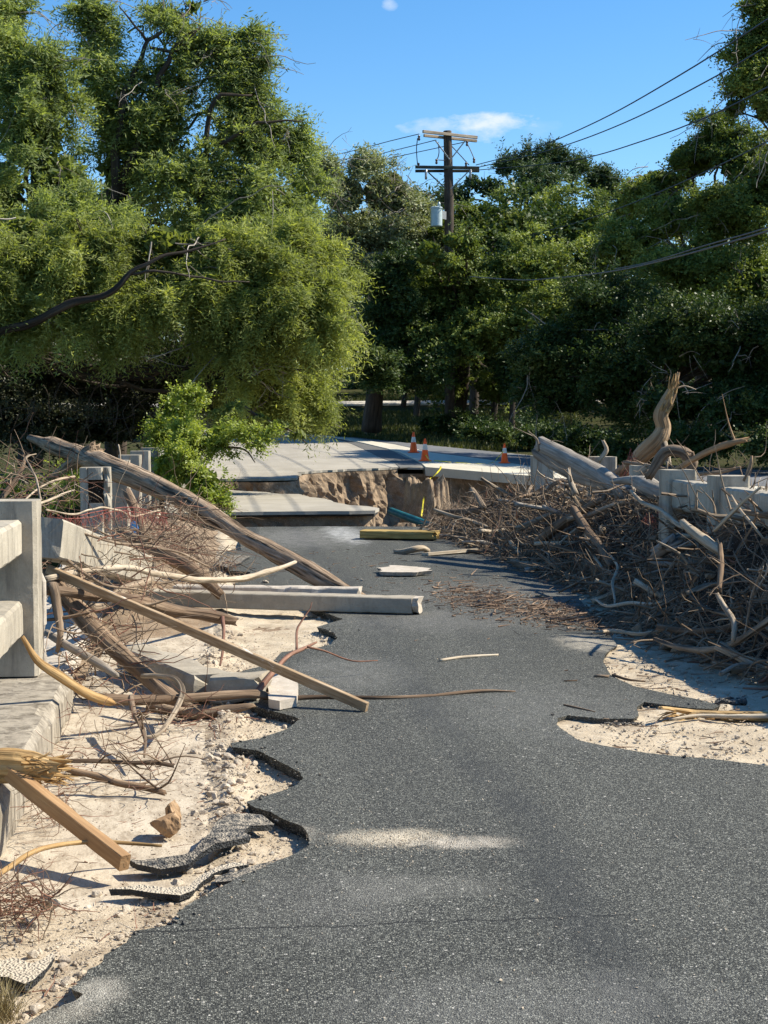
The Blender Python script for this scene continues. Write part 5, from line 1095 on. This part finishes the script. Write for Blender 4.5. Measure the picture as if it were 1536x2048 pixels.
# ------------------------------------------------------------------ vegetation
def foliage(mb, lobes, n, slen, nl, ll, lw, droop, seed, clump=0.42, cfreq=0.8, shell=0.5, inner=0.25, facing=0.62, side=0.9, rand=0.55, hang=0.0, mode='bough', bl=1.0, bs=.16, per=26):
    """sprays of small leaves set along boughs (or in tufts) that spring from each lobe's centre"""
    g = np.random.default_rng(seed); lobes = np.array(lobes, float)
    w = (lobes[:,3]*lobes[:,5])**0.9; w /= w.sum()
    nb = max(len(lobes)*3, n//per); li = g.choice(len(lobes), nb, p=w)
    d = g.normal(size=(nb,3)); d /= np.linalg.norm(d, axis=1)[:,None]
    fl = (d[:,1] > 0) & (g.random(nb) < facing); d[fl,1] *= -1
    C = lobes[li,:3]; Rr = lobes[li,3:6]; Rm = Rr.mean(1)
    ln = (0.60+0.72*g.random(nb))*bl; sag = (droop*.9+.15*g.random(nb))*Rm; br = g.random(nb)
    bi = g.integers(0, nb, n)
    if mode == 'bough':
        t = shell*.6+(1.06-shell*.6)*g.random(n)**.75
        bend = np.cross(d, g.normal(size=(nb,3)))*.25
        p = C[bi]+d[bi]*Rr[bi]*(t*ln[bi])[:,None]+bend[bi]*Rr[bi]*(t**2)[:,None]
        p[:,2] -= sag[bi]*t**2*.8
        sg = bs*Rm[bi]*(1.15-.75*t)
        p += g.normal(size=(n,3))*sg[:,None]*np.array([1,1,.55])
        T = d[bi]*ln[bi][:,None]; T[:,2] -= 1.4*droop*t
        ax = T/np.linalg.norm(T, axis=1)[:,None]*.8+g.normal(size=(n,3))*rand
    else:
        rad = (shell+(1.0-shell)*g.random(nb)**.6)*ln; pc = C+d*Rr*rad[:,None]
        q = g.normal(size=(n,3)); q /= np.linalg.norm(q, axis=1)[:,None]; q[:,2] = np.where(q[:,2] < -.2, -q[:,2], q[:,2])
        sz = (bs*Rm*(.5+g.random(nb)))[bi]
        p = pc[bi]+q*np.array([1,1,.6])*(sz*g.random(n)**.4)[:,None]
        ax = q*.8+d[bi]*.3+g.normal(size=(n,3))*rand
    m = fbm(p*cfreq*np.array([.8,.8,1.5]), 3, seed) > clump; p = p[m]; ax = ax[m]; bi = bi[m]; N_ = len(p)
    ax[:,2] -= droop*.6; ax /= np.linalg.norm(ax, axis=1)[:,None]
    L = slen*(0.5+0.9*g.random(N_)); rs = br[bi]*.6+g.random(N_)*.4
    t = (np.arange(nl)+.5)/nl
    up = g.normal(size=(N_,3))*.5+np.array([0,0,1]); sd = np.cross(ax, up); sd /= np.linalg.norm(sd, axis=1)[:,None]+1e-9
    base = p[:,None]+ax[:,None]*(L[:,None]*t[None])[...,None]
    base[...,2] -= hang*(t[None]**2)*L[:,None]
    sgn = np.where(np.arange(nl) % 2 == 0, 1.0, -1.0)
    ld = ax[:,None]*0.6+sd[:,None]*(sgn*side)[None,:,None]+g.normal(size=(N_,nl,3))*.35
    ld[...,2] -= droop*.5
    ld /= np.linalg.norm(ld, axis=2)[...,None]
    nn = g.normal(size=(N_,nl,3))*.75+np.array([0.45,-.5,.7]); wd = np.cross(ld, nn); wd /= np.linalg.norm(wd, axis=2)[...,None]+1e-9
    sl = (ll*(0.6+0.7*g.random((N_,nl)))*(1-.35*t[None]))[...,None]
    v0 = base; v2 = base+ld*sl; mid = base+ld*sl*.45; v1 = mid+wd*lw*.5*sl/ll; v3 = mid-wd*lw*.5*sl/ll
    V = np.stack([v0,v1,v2,v3], 2).reshape(-1,3); K = N_*nl
    r = np.clip(np.repeat((rs[:,None]*.7+g.random((N_,nl))*.3).reshape(-1), 4), 0, 1)
    mb.add(V, np.arange(K*4).reshape(K,4), None, None, r)
    if inner > 0:    # sparse inner leaves close to the limbs
        ni = int(n*inner*2); li = g.choice(len(lobes), ni, p=w); d = g.normal(size=(ni,3)); d /= np.linalg.norm(d, axis=1)[:,None]
        p = lobes[li,:3]+d*lobes[li,3:6]*(g.random(ni)**.5*.62)[:,None]
        a = g.normal(size=(ni,3)); a /= np.linalg.norm(a, axis=1)[:,None]; b = np.cross(a, g.normal(size=(ni,3))); b /= np.linalg.norm(b, axis=1)[:,None]
        s = min(.11, max(ll, .06)*1.3)*(.6+.8*g.random(ni))[:,None]; V = np.stack([p-a*s, p+b*s*.5, p+a*s, p-b*s*.5], 1).reshape(-1,3)
        mb.add(V, np.arange(ni*4).reshape(ni,4), None, None, np.repeat(g.random(ni)*.5, 4))
def lob(*a):
    out = []
    for px, py, Y, rx, ry in a:
        c = P(px, py, Y); rX, rZ = pr(rx, Y), pr(ry, Y); out.append((c.x, c.y, c.z, rX, (rX+rZ)*.5, rZ))
    return out
def limbs(mb, root, fork, lobes, r0, seed, bare=0):
    g = np.random.default_rng(seed); root = np.array(tuple(root)); fork = np.array(tuple(fork))
    tube(mb, [root+np.array([0,0,-.4]), root*.5+fork*.5+np.array([.1,0,0]), fork], [r0*1.15, r0*.85, r0*.62], 12, .3, .15, .1)
    for L in lobes:
        c = np.array(L[:3]); v = c-fork; mid = fork+v*.5+np.array([0,0,.12*np.linalg.norm(v)*(-.5 if v[2] < 0 else .6)])
        rr = r0*.42*min(1, .35+L[3]/3); tube(mb, [fork, mid, c], [rr, rr*.65, rr*.3], 7, .35, .12, .1, wob=.25)
        for k in range(5):
            d = g.normal(size=3); d /= np.linalg.norm(d); e = c+d*np.array(L[3:6])*.95; s_ = mid*.3+c*.7
            tube(mb, [s_, (s_+e)/2+g.normal(size=3)*.1, e], [rr*.33, rr*.2, .006], 5, .3, wob=.12)
    for k in range(bare):
        L = lobes[g.integers(len(lobes))]; c = np.array(L[:3]); d = g.normal(size=3); d[1] = -abs(d[1]); d /= np.linalg.norm(d)
        e = c+d*np.array(L[3:6])*1.1; s_ = c+d*np.array(L[3:6])*.6; m_ = (s_+e)/2+g.normal(size=3)*.15
        tube(mb, [s_, m_, e], [.015, .010, .004], 4, .15, wob=.1)
def tree(name, label, cat, root, fork, lobes, r0, mat, n, kw, seed, group, bare=0, barkm='trunk'):
    t = thing(name, label, cat, root, group)
    mb = MB(); limbs(mb, root, fork, lobes, r0, seed, bare); mb.build('trunk', M[barkm], t, smooth=True)
    mb = MB(); foliage(mb, lobes, n, seed=seed, **kw); mb.build('crown', M[mat], t)
    if bare > 20:
        g = np.random.default_rng(seed+100); mb = MB()
        for k in range(bare):
            L_ = lobes[g.integers(len(lobes))]; c = np.array(L_[:3]); d = g.normal(size=3); d[1] = -abs(d[1])*1.3; d /= np.linalg.norm(d)
            s_ = c+d*np.array(L_[3:6])*g.uniform(.75,1.0); dd = d*.6+g.normal(size=3)*.5; dd[2] -= .3; ln = g.uniform(.5,1.6)
            m_ = s_+dd*ln*.5+g.normal(size=3)*.08; e = s_+dd*ln; e[2] -= .15*ln; tube(mb, [s_, m_, e], [.016,.011,.005], 4, .12, wob=.12, r=.2)
            for kk in range(3):
                u = g.uniform(.2,.9); b_ = s_*(1-u)+e*u; f_ = b_+g.normal(size=3)*.2*ln; f_[2] -= .1; tube(mb, [b_, (b_+f_)/2+g.normal(size=3)*.03, f_], [.008,.006,.003], 3, .12)
        mb.build('dead_twigs', M['greywood'], t)['kind'] = 'stuff'
    return t
CY = dict(slen=.55, nl=16, ll=.15, lw=.030, droop=.34, clump=.505, cfreq=.50, shell=.55, inner=.45, hang=.35, rand=.38, bs=.13, bl=1.1, per=42)
CYB = dict(slen=.55, nl=12, ll=.165, lw=.042, droop=.12, clump=.46, cfreq=.55, shell=.4, inner=.4, hang=.25, rand=.5, bs=.14, bl=1.1, per=38)
BL = dict(slen=.34, nl=7, ll=.15, lw=.085, droop=.1, clump=.43, cfreq=.5, shell=.50, inner=.9, side=1.1, rand=.7, mode='puff', bs=.36, per=45)
TG = 'trees along the creek'
la = lob((-20,540,30,110,90),(70,480,31,90,60),(180,515,30,120,70),(330,505,30,120,72),(440,500,30,90,55),(400,600,30,130,80),(540,580,30,100,95),(620,630,29.5,90,85),(500,690,30,90,75),(640,725,30,55,55),(570,755,30,58,42),(700,640,31,42,60),(690,560,31.5,60,60),(250,620,30,120,60),(80,640,30,130,60),(600,500,31.5,80,60),(665,680,30,55,55))
la = [(x-(.45 if x > 2.4 else .15), y, z+.12, rx*(.80 if x > 1.2 else .88), ry*.85, rz*.80) for x, y, z, rx, ry, rz in la] + lob((560,735,31.5,52,42),(612,775,31.5,36,42),(480,725,32.5,55,42),(545,790,32.5,42,28),(400,700,32.5,60,40),(645,700,31.5,40,40))
t = tree('cypress_tree', 'bright feathery cypress bough sweeping over the road from the left', 'tree', (P(-160,900,31)), P(-60,690,31), la, .26, 'cyp', 29000, CY, 11, TG, 30)
mb = MB(); p, r = pts((-60,690,29.6,10),(60,645,28.9,8.5),(150,605,28.6,8),(215,590,28.4,6.5),(262,548,28.4,5),(320,512,28.4,3.5),(380,500,28.5,2.5),(450,478,28.6,1.2)); tube(mb, p, r, 10, .15, .15, .2, wob=.06); p, r = pts((262,548,28.4,3),(340,545,28.4,2.5),(420,560,28.5,2),(500,565,28.6,1.2)); tube(mb, p, r, 7, .15, .1, .2, wob=.08); mb.build('bough', M['trunk'], t, smooth=True)
lb = lob((-30,80,37,70,110),(45,130,36,60,70),(100,190,36,60,70),(60,280,36,100,90),(-10,380,36,90,100),(120,360,36,90,80),(150,440,35,100,60),(20,30,37,50,40))
tree('cypress_tree', 'tall dark cypress at the left edge of the picture', 'tree', P(60,900,37), P(72,420,36.5), lb, .26, 'cypback', 9000, CYB, 12, TG, 30)
lc = lob((190,60,38,34,45),(175,15,38,30,30),(215,150,38,50,40),(230,225,38,55,45),(330,180,38,62,60),(380,110,38,50,45),(345,40,38,38,38),(385,15,38,30,25),(450,110,38,55,38),(490,75,38,32,20),(470,180,38,55,60),(500,150,38,28,30),(330,280,38,90,70),(470,270,38,80,65),(545,310,38,55,60),(590,290,38,30,50),(250,340,38,90,80),(400,370,37.5,110,70),(520,400,37.5,90,70),(600,400,38,55,60),(470,460,37,100,50))
tree('cypress_tree', 'tallest open cypress rising behind the bright bough, bare twigs at its top', 'tree', P(230,900,39), P(225,420,38.5), lc, .26, 'cypback', 17500, dict(CYB, clump=.47, shell=.3, inner=.12), 13, TG, 60)
# visible upper limbs of the open cypress
t = bpy.data.objects['cypress_tree.002']; mb = MB()
for a in (((222,470,37.6,9),(240,230,37.3,7),(262,170,37.3,5),(300,85,37.4,4),(372,30,37.5,2)), ((225,420,37.5,8),(300,210,37.2,6),(350,90,37.2,4),(395,60,37.3,1.5)), ((300,95,37.3,3),(350,95,37.3,3),(400,55,37.3,2)), ((400,420,36.9,7),(430,210,36.8,5),(500,190,36.8,2)), ((440,290,36.8,5),(520,245,36.7,3),(600,240,36.7,1)), ((255,65,38,2),(280,50,38,2),(290,70,38,1)), ((292,80,37.3,3),(262,40,37.3,2),(235,10,37.3,1))):
    p, r = pts(*a); tube(mb, p, r, 7, .2, .1, .2, wob=.15)
mb.build('upper_limb', M['trunk'], t, smooth=True)
# mid and right trees
ld = lob((795,460,60,50,60),(780,370,61,42,40),(822,400,62,28,40),(640,360,58,42,45),(690,390,60,60,55),(760,385,60,50,55),(800,420,60,45,60),(735,460,60,80,60),(800,520,60,60,50),(690,520,60,70,60),(740,335,60,30,22))
tree('olive_tree', 'grey green tree behind the cypress, left of the pole', 'tree', P(740,860,62), P(740,560,60), ld, .22, 'olive', 14000, dict(BL, slen=.45, nl=9, ll=.17, lw=.07, clump=.42), 14, TG, 90, 'driftwood')
le = lob((1010,335,78,40,28),(1050,320,78,38,25),(1095,335,78,42,30),(1140,350,78,30,22),(980,375,76,50,36),(1060,370,76,80,36),(945,365,76,28,26),(920,390,76,40,36),(1190,352,80,28,16),(1215,365,80,24,18))
tree('juniper_tree', 'dark green juniper crown on the skyline right of the pole', 'tree', P(1040,860,80), P(1040,450,78), le, .25, 'juniper', 5200, dict(slen=.6, nl=10, ll=.26, lw=.08, droop=-.1, clump=.45, cfreq=.5, shell=.45, inner=.4, rand=.8), 15, TG)
lf = lob((905,480,54.5,30,22),(858,505,55,42,38),(930,492,55,45,38),(895,530,55,40,36),(900,770,59,60,50),(1000,770,58,80,60),(1080,800,57,70,55),(880,470,60,50,45),(940,450,62,50,38),(1000,450,62,75,50),(1090,435,62,80,48),(1170,455,61,70,55),(1215,520,60,60,70),(1060,540,57,100,80),(930,560,57,90,80),(850,600,58,70,80),(1000,660,56,110,80),(860,700,56,90,60),(1130,650,55,90,80))
tree('oak_tree', 'broad dark oak in the middle behind the cones', 'tree', P(905,872,60), P(930,700,58), lf, .33, 'oak', 20000, BL, 16, TG, 20)
lg_ = lob((790,560,56,50,60),(790,650,56,62,70),(745,690,55,42,60),(830,740,55,70,50),(750,740,54,50,50))
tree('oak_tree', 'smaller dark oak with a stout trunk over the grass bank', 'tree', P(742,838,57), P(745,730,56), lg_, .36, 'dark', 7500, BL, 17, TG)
lh = lob((1265,410,48,60,45),(1320,372,47,80,46),(1385,320,46,72,52),(1440,290,45,62,58),(1290,400,47,60,40),(1480,330,44,60,60),(1350,430,45,80,60),(1450,430,43,80,70),(1530,380,42,60,90),(1260,500,46,80,60),(1380,540,43,90,70),(1500,560,42,80,80))
tree('elm_tree', 'leafy tree with yellowing patches at the upper right', 'tree', P(1400,930,46), P(1400,620,44.5), lh, .30, 'oak', 17000, dict(BL, ll=.13, lw=.07, clump=.44), 18, TG, 50)
li_ = lob((1200,620,42,90,70),(1120,690,42,80,70),(1070,740,42,50,55),(1130,790,42,80,55),(1240,760,41,100,90),(1350,680,40,100,90),(1450,700,39,90,100),(1540,700,39,80,110),(1350,810,39,100,55),(1470,830,38,90,50),(1560,840,38,60,50),(1680,620,38,110,110),(1700,760,38,110,90),(1800,480,40,120,130),(1840,680,40,110,110))  # rightmost lobes lie out of frame, added to shade the side road
tree('pecan_tree', 'low spreading dark tree overhanging the side road on the right', 'tree', P(1300,960,42), P(1310,800,41), li_, .28, 'dark', 24000, dict(BL, ll=.13, lw=.065, slen=.4, nl=8, clump=.42), 19, TG, 60)
lj = lob((1520,10,36,40,34),(1490,110,36,38,32),(1530,90,36,42,44),(1500,170,36,50,48),(1545,210,36,60,60),(1470,215,36,32,26),(1560,40,36,40,60))
tree('elm_tree', 'tall tree top at the right edge crossing the wires', 'tree', P(1640,950,37), P(1600,330,36.5), lj, .22, 'oak', 6500, dict(BL, ll=.11, lw=.06, slen=.32, clump=.47, inner=.25), 20, TG, 30)
# far wood behind everything
lw_ = []
g = np.random.default_rng(5)
for i in range(34):
    px = -200+i*60+g.normal()*15; py = 470+g.normal()*25 if px < 1250 else 430+g.normal()*20
    lw_ += lob((px, py, 112, 60, 50), (px, 560, 108, 70, 70), (px, 680, 106, 70, 80), (px, 780 if (px < 700 or px > 900) else 745, 104, 60, 50))
mb = MB(); foliage(mb, lw_, 26000, slen=.9, nl=7, ll=.45, lw=.24, droop=0, seed=31, clump=.36, cfreq=.3, shell=.5, inner=.5, facing=.95)
tag(mb.build('woodland', M['dark']), 'far dark wood closing the view behind the park', 'woodland', kind='stuff')
g = np.random.default_rng(15); ls = []  # canopy added behind the oaks to throw shade on the grass bank
for i in range(70):
    Yc = g.uniform(60, 98); Xc = g.uniform(4, 46); zc = g.uniform(5.5, 8.6)
    ls.append((Xc, Yc, zc, g.uniform(2.6,4.2), g.uniform(2.6,4.2), g.uniform(1.8,3)))
mb = MB(); foliage(mb, ls, 40000, slen=.6, nl=7, ll=.24, lw=.13, droop=0, seed=37, clump=.36, cfreq=.3, shell=.4, inner=1.0, facing=.5, mode='puff', bs=.4)
tag(mb.build('shade_canopy', M['dark']), 'hidden canopy added behind the oaks to shade the park bank', 'woodland', kind='stuff')
# distant trunks in the park
for i, (px, Y, r_, top, lab) in enumerate(((832,74,6,700,'slim dark trunk standing right of the stout oak trunk'), (806,84,5,720,'thin far trunk between the stout oak and the slim trunk'), (945,64,9,720,'dark trunk in the shade right of the utility pole'), (985,60,7,740,'second dark trunk right of the utility pole'), (1022,56,6,760,'thin trunk at the left of the overhanging tree'))):
    zb = float(terr(np.array(P(px, 850, Y).x), np.array(float(Y)))); b = P(px, 850, Y); b.z = zb
    t = thing('slim_tree', lab, 'tree', b, 'trunks in the shade'); mb = MB(); tube(mb, [b, P(px+4, 780, Y), P(px-3, top, Y)], [pr(r_*1.2,Y), pr(r_,Y), pr(r_*.8,Y)], 9, .3, .12, .1); mb.build('trunk', M['trunk'], t, smooth=True)
    mb = MB(); foliage(mb, lob((px, top-15, Y, 45, 40)), 900, seed=50+i, **BL); mb.build('crown', M['dark'], t)
# understory on the left, and shrubs
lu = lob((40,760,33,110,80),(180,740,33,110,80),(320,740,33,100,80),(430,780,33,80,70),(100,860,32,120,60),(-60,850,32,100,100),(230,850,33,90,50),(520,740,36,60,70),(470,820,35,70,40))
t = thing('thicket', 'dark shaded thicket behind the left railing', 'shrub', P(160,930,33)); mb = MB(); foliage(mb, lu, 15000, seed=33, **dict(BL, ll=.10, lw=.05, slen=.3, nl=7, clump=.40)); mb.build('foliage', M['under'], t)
mb = MB(); g = np.random.default_rng(3)
for k in range(110):
    a = P(g.uniform(-20,480), g.uniform(690,900), 31.5-g.random()*1.5); d = g.normal(size=3)*[.5,.3,.9]; stick(mb, a, g.uniform(.3,1.2), g.uniform(.006,.018), d, .2, 4, 5)
mb.build('stems', M['trunk'], t)['kind'] = 'stuff'
lbsh = lob((350,820,26,32,26),(335,872,26,38,34),(372,880,25,36,38),(345,935,24.6,52,42),(405,965,24.3,45,38),(420,1000,24.2,30,18),(385,790,25,30,12),(440,870,25,35,22))
BS = dict(bs=.2, per=30, slen=.20, nl=7, ll=.075, lw=.036, droop=.05, clump=.43, cfreq=2.4, shell=.35, inner=.35, rand=.8)
tree('shrub', 'bright green leafy shrub behind the left railing posts', 'shrub', P(350,1030,25.5), P(355,950,25.2), lbsh, .04, 'bush', 5200, BS, 41, 'shrubs')
t = thing('spray_branch', 'thin leafy shrub branch drooping over the far road from the green shrub', 'shrub', P(440,900,25), 'shrubs')
mb = MB(); p, r = pts((400,905,25,4),(450,895,24.8,3),(490,900,24.6,2),(510,925,24.5,1)); tube(mb, p, r, 6, .06); p, r = pts((430,898,24.9,2.5),(470,870,24.8,2),(530,855,24.7,1)); tube(mb, p, r, 6, .06); mb.build('stem', M['bark'], t)
mb = MB(); foliage(mb, lob((470,868,24.8,48,16),(510,880,24.6,25,14),(495,905,24.5,22,18),(440,895,24.8,28,18),(530,860,24.7,26,12)), 420, seed=44, **dict(BS, inner=0, clump=.36)); mb.build('leaves', M['bush'], t)
t = thing('cypress_spray', 'low hanging cypress spray with brown tips above the far road', 'branch', P(560,850,29), None)
mb = MB(); p, r = pts((470,800,29,4),(520,835,29,3.5),(570,855,29,2.5),(612,885,29,1.5)); tube(mb, p, r, 6, .08); mb.build('stem', M['trunk'], t)
mb = MB(); foliage(mb, lob((520,838,29,34,12),(560,850,29,34,12),(595,870,29,22,12),(470,815,29,34,14)), 620, seed=45, **dict(CY, inner=.1, clump=.36, ll=.08, slen=.3)); mb.build('leaves', M['cyp'], t)
t = thing('weed_shrub', 'scruffy green weeds behind the railing left of the pocketed post', 'shrub', P(120,1010,17.5), 'shrubs'); mb = MB(); foliage(mb, lob((125,975,17.5,45,30),(90,950,18,40,22),(30,965,18,50,22)), 900, seed=46, **dict(BS, ll=.06, inner=0)); mb.build('foliage', M['bush'], t)
mb = MB(); foliage(mb, lob((905,852,58,40,26),(955,855,57,50,30),(860,846,60,30,18),(990,865,52,60,28),(1080,875,50,80,32),(1150,890,44,80,32),(1250,905,40,80,30),(1400,890,38,120,36),(1540,890,36,90,40)), 5000, seed=47, **dict(BL, ll=.12)); tag(mb.build('hedge', M['dark']), 'dark shaded growth at the foot of the right trees', 'shrub', 'shrubs')
# grass bank
mb = MB(); g = np.random.default_rng(9); n = 60000
px = g.uniform(400, 1150, n); Yg = 50+45*g.random(n); x = (px-VX)/FPX*Yg*1.02; keep = np.ones(n, bool)
e = np.array([[q.x, q.y] for q in fpoly([(300,850),(430,846),(474,848),(560,858),(614,868),(650,871),(760,880),(863,891),(1074,912),(1300,928),(1700,950)])])
edge = np.interp(x, e[:,0][np.argsort(e[:,0])], e[:,1][np.argsort(e[:,0])]); keep &= (Yg > edge+.3) & ~((Yg > 79.5) & (Yg < 91)); x = x[keep]; Yg = Yg[keep]
z = terr(x, Yg)+(fbm(np.stack([x*1.3, Yg*1.3, x*0], -1), 4, 2)-.5)*0.14
c = np.stack([x, Yg, z], 1); d = g.normal(size=c.shape)*[.35,.35,.1]+[0,0,1]; w_ = g.normal(size=c.shape); w_[:,2] = 0; w_ /= np.linalg.norm(w_, axis=1)[:,None]
h = .10+.16*g.random(len(c)); V = np.stack([c-w_*.03, c+w_*.03, c+d*h[:,None]], 1).reshape(-1,3); mb.add(V, None, np.arange(len(c)*3).reshape(-1,3), None, np.repeat(g.random(len(c)), 3))
tag(mb.build('grass', M['grass']), 'rough grass on the park bank beyond the far road', 'grass', kind='stuff')
mb = MB()
for _ in range(260):
    b = G(random.gauss(5, 14), random.gauss(2030, 14), -.045); stick(mb, b, random.uniform(.04,.11), .0011, (random.gauss(0,.45), random.gauss(0,.45), 1), .12, 3, 3)
tag(mb.build('grass_tuft', M['drygrass']), 'small dry grass tuft in the lower left corner', 'grass tuft')
print('verts', sum(len(o.data.vertices) for o in bpy.data.objects if o.type == 'MESH'))
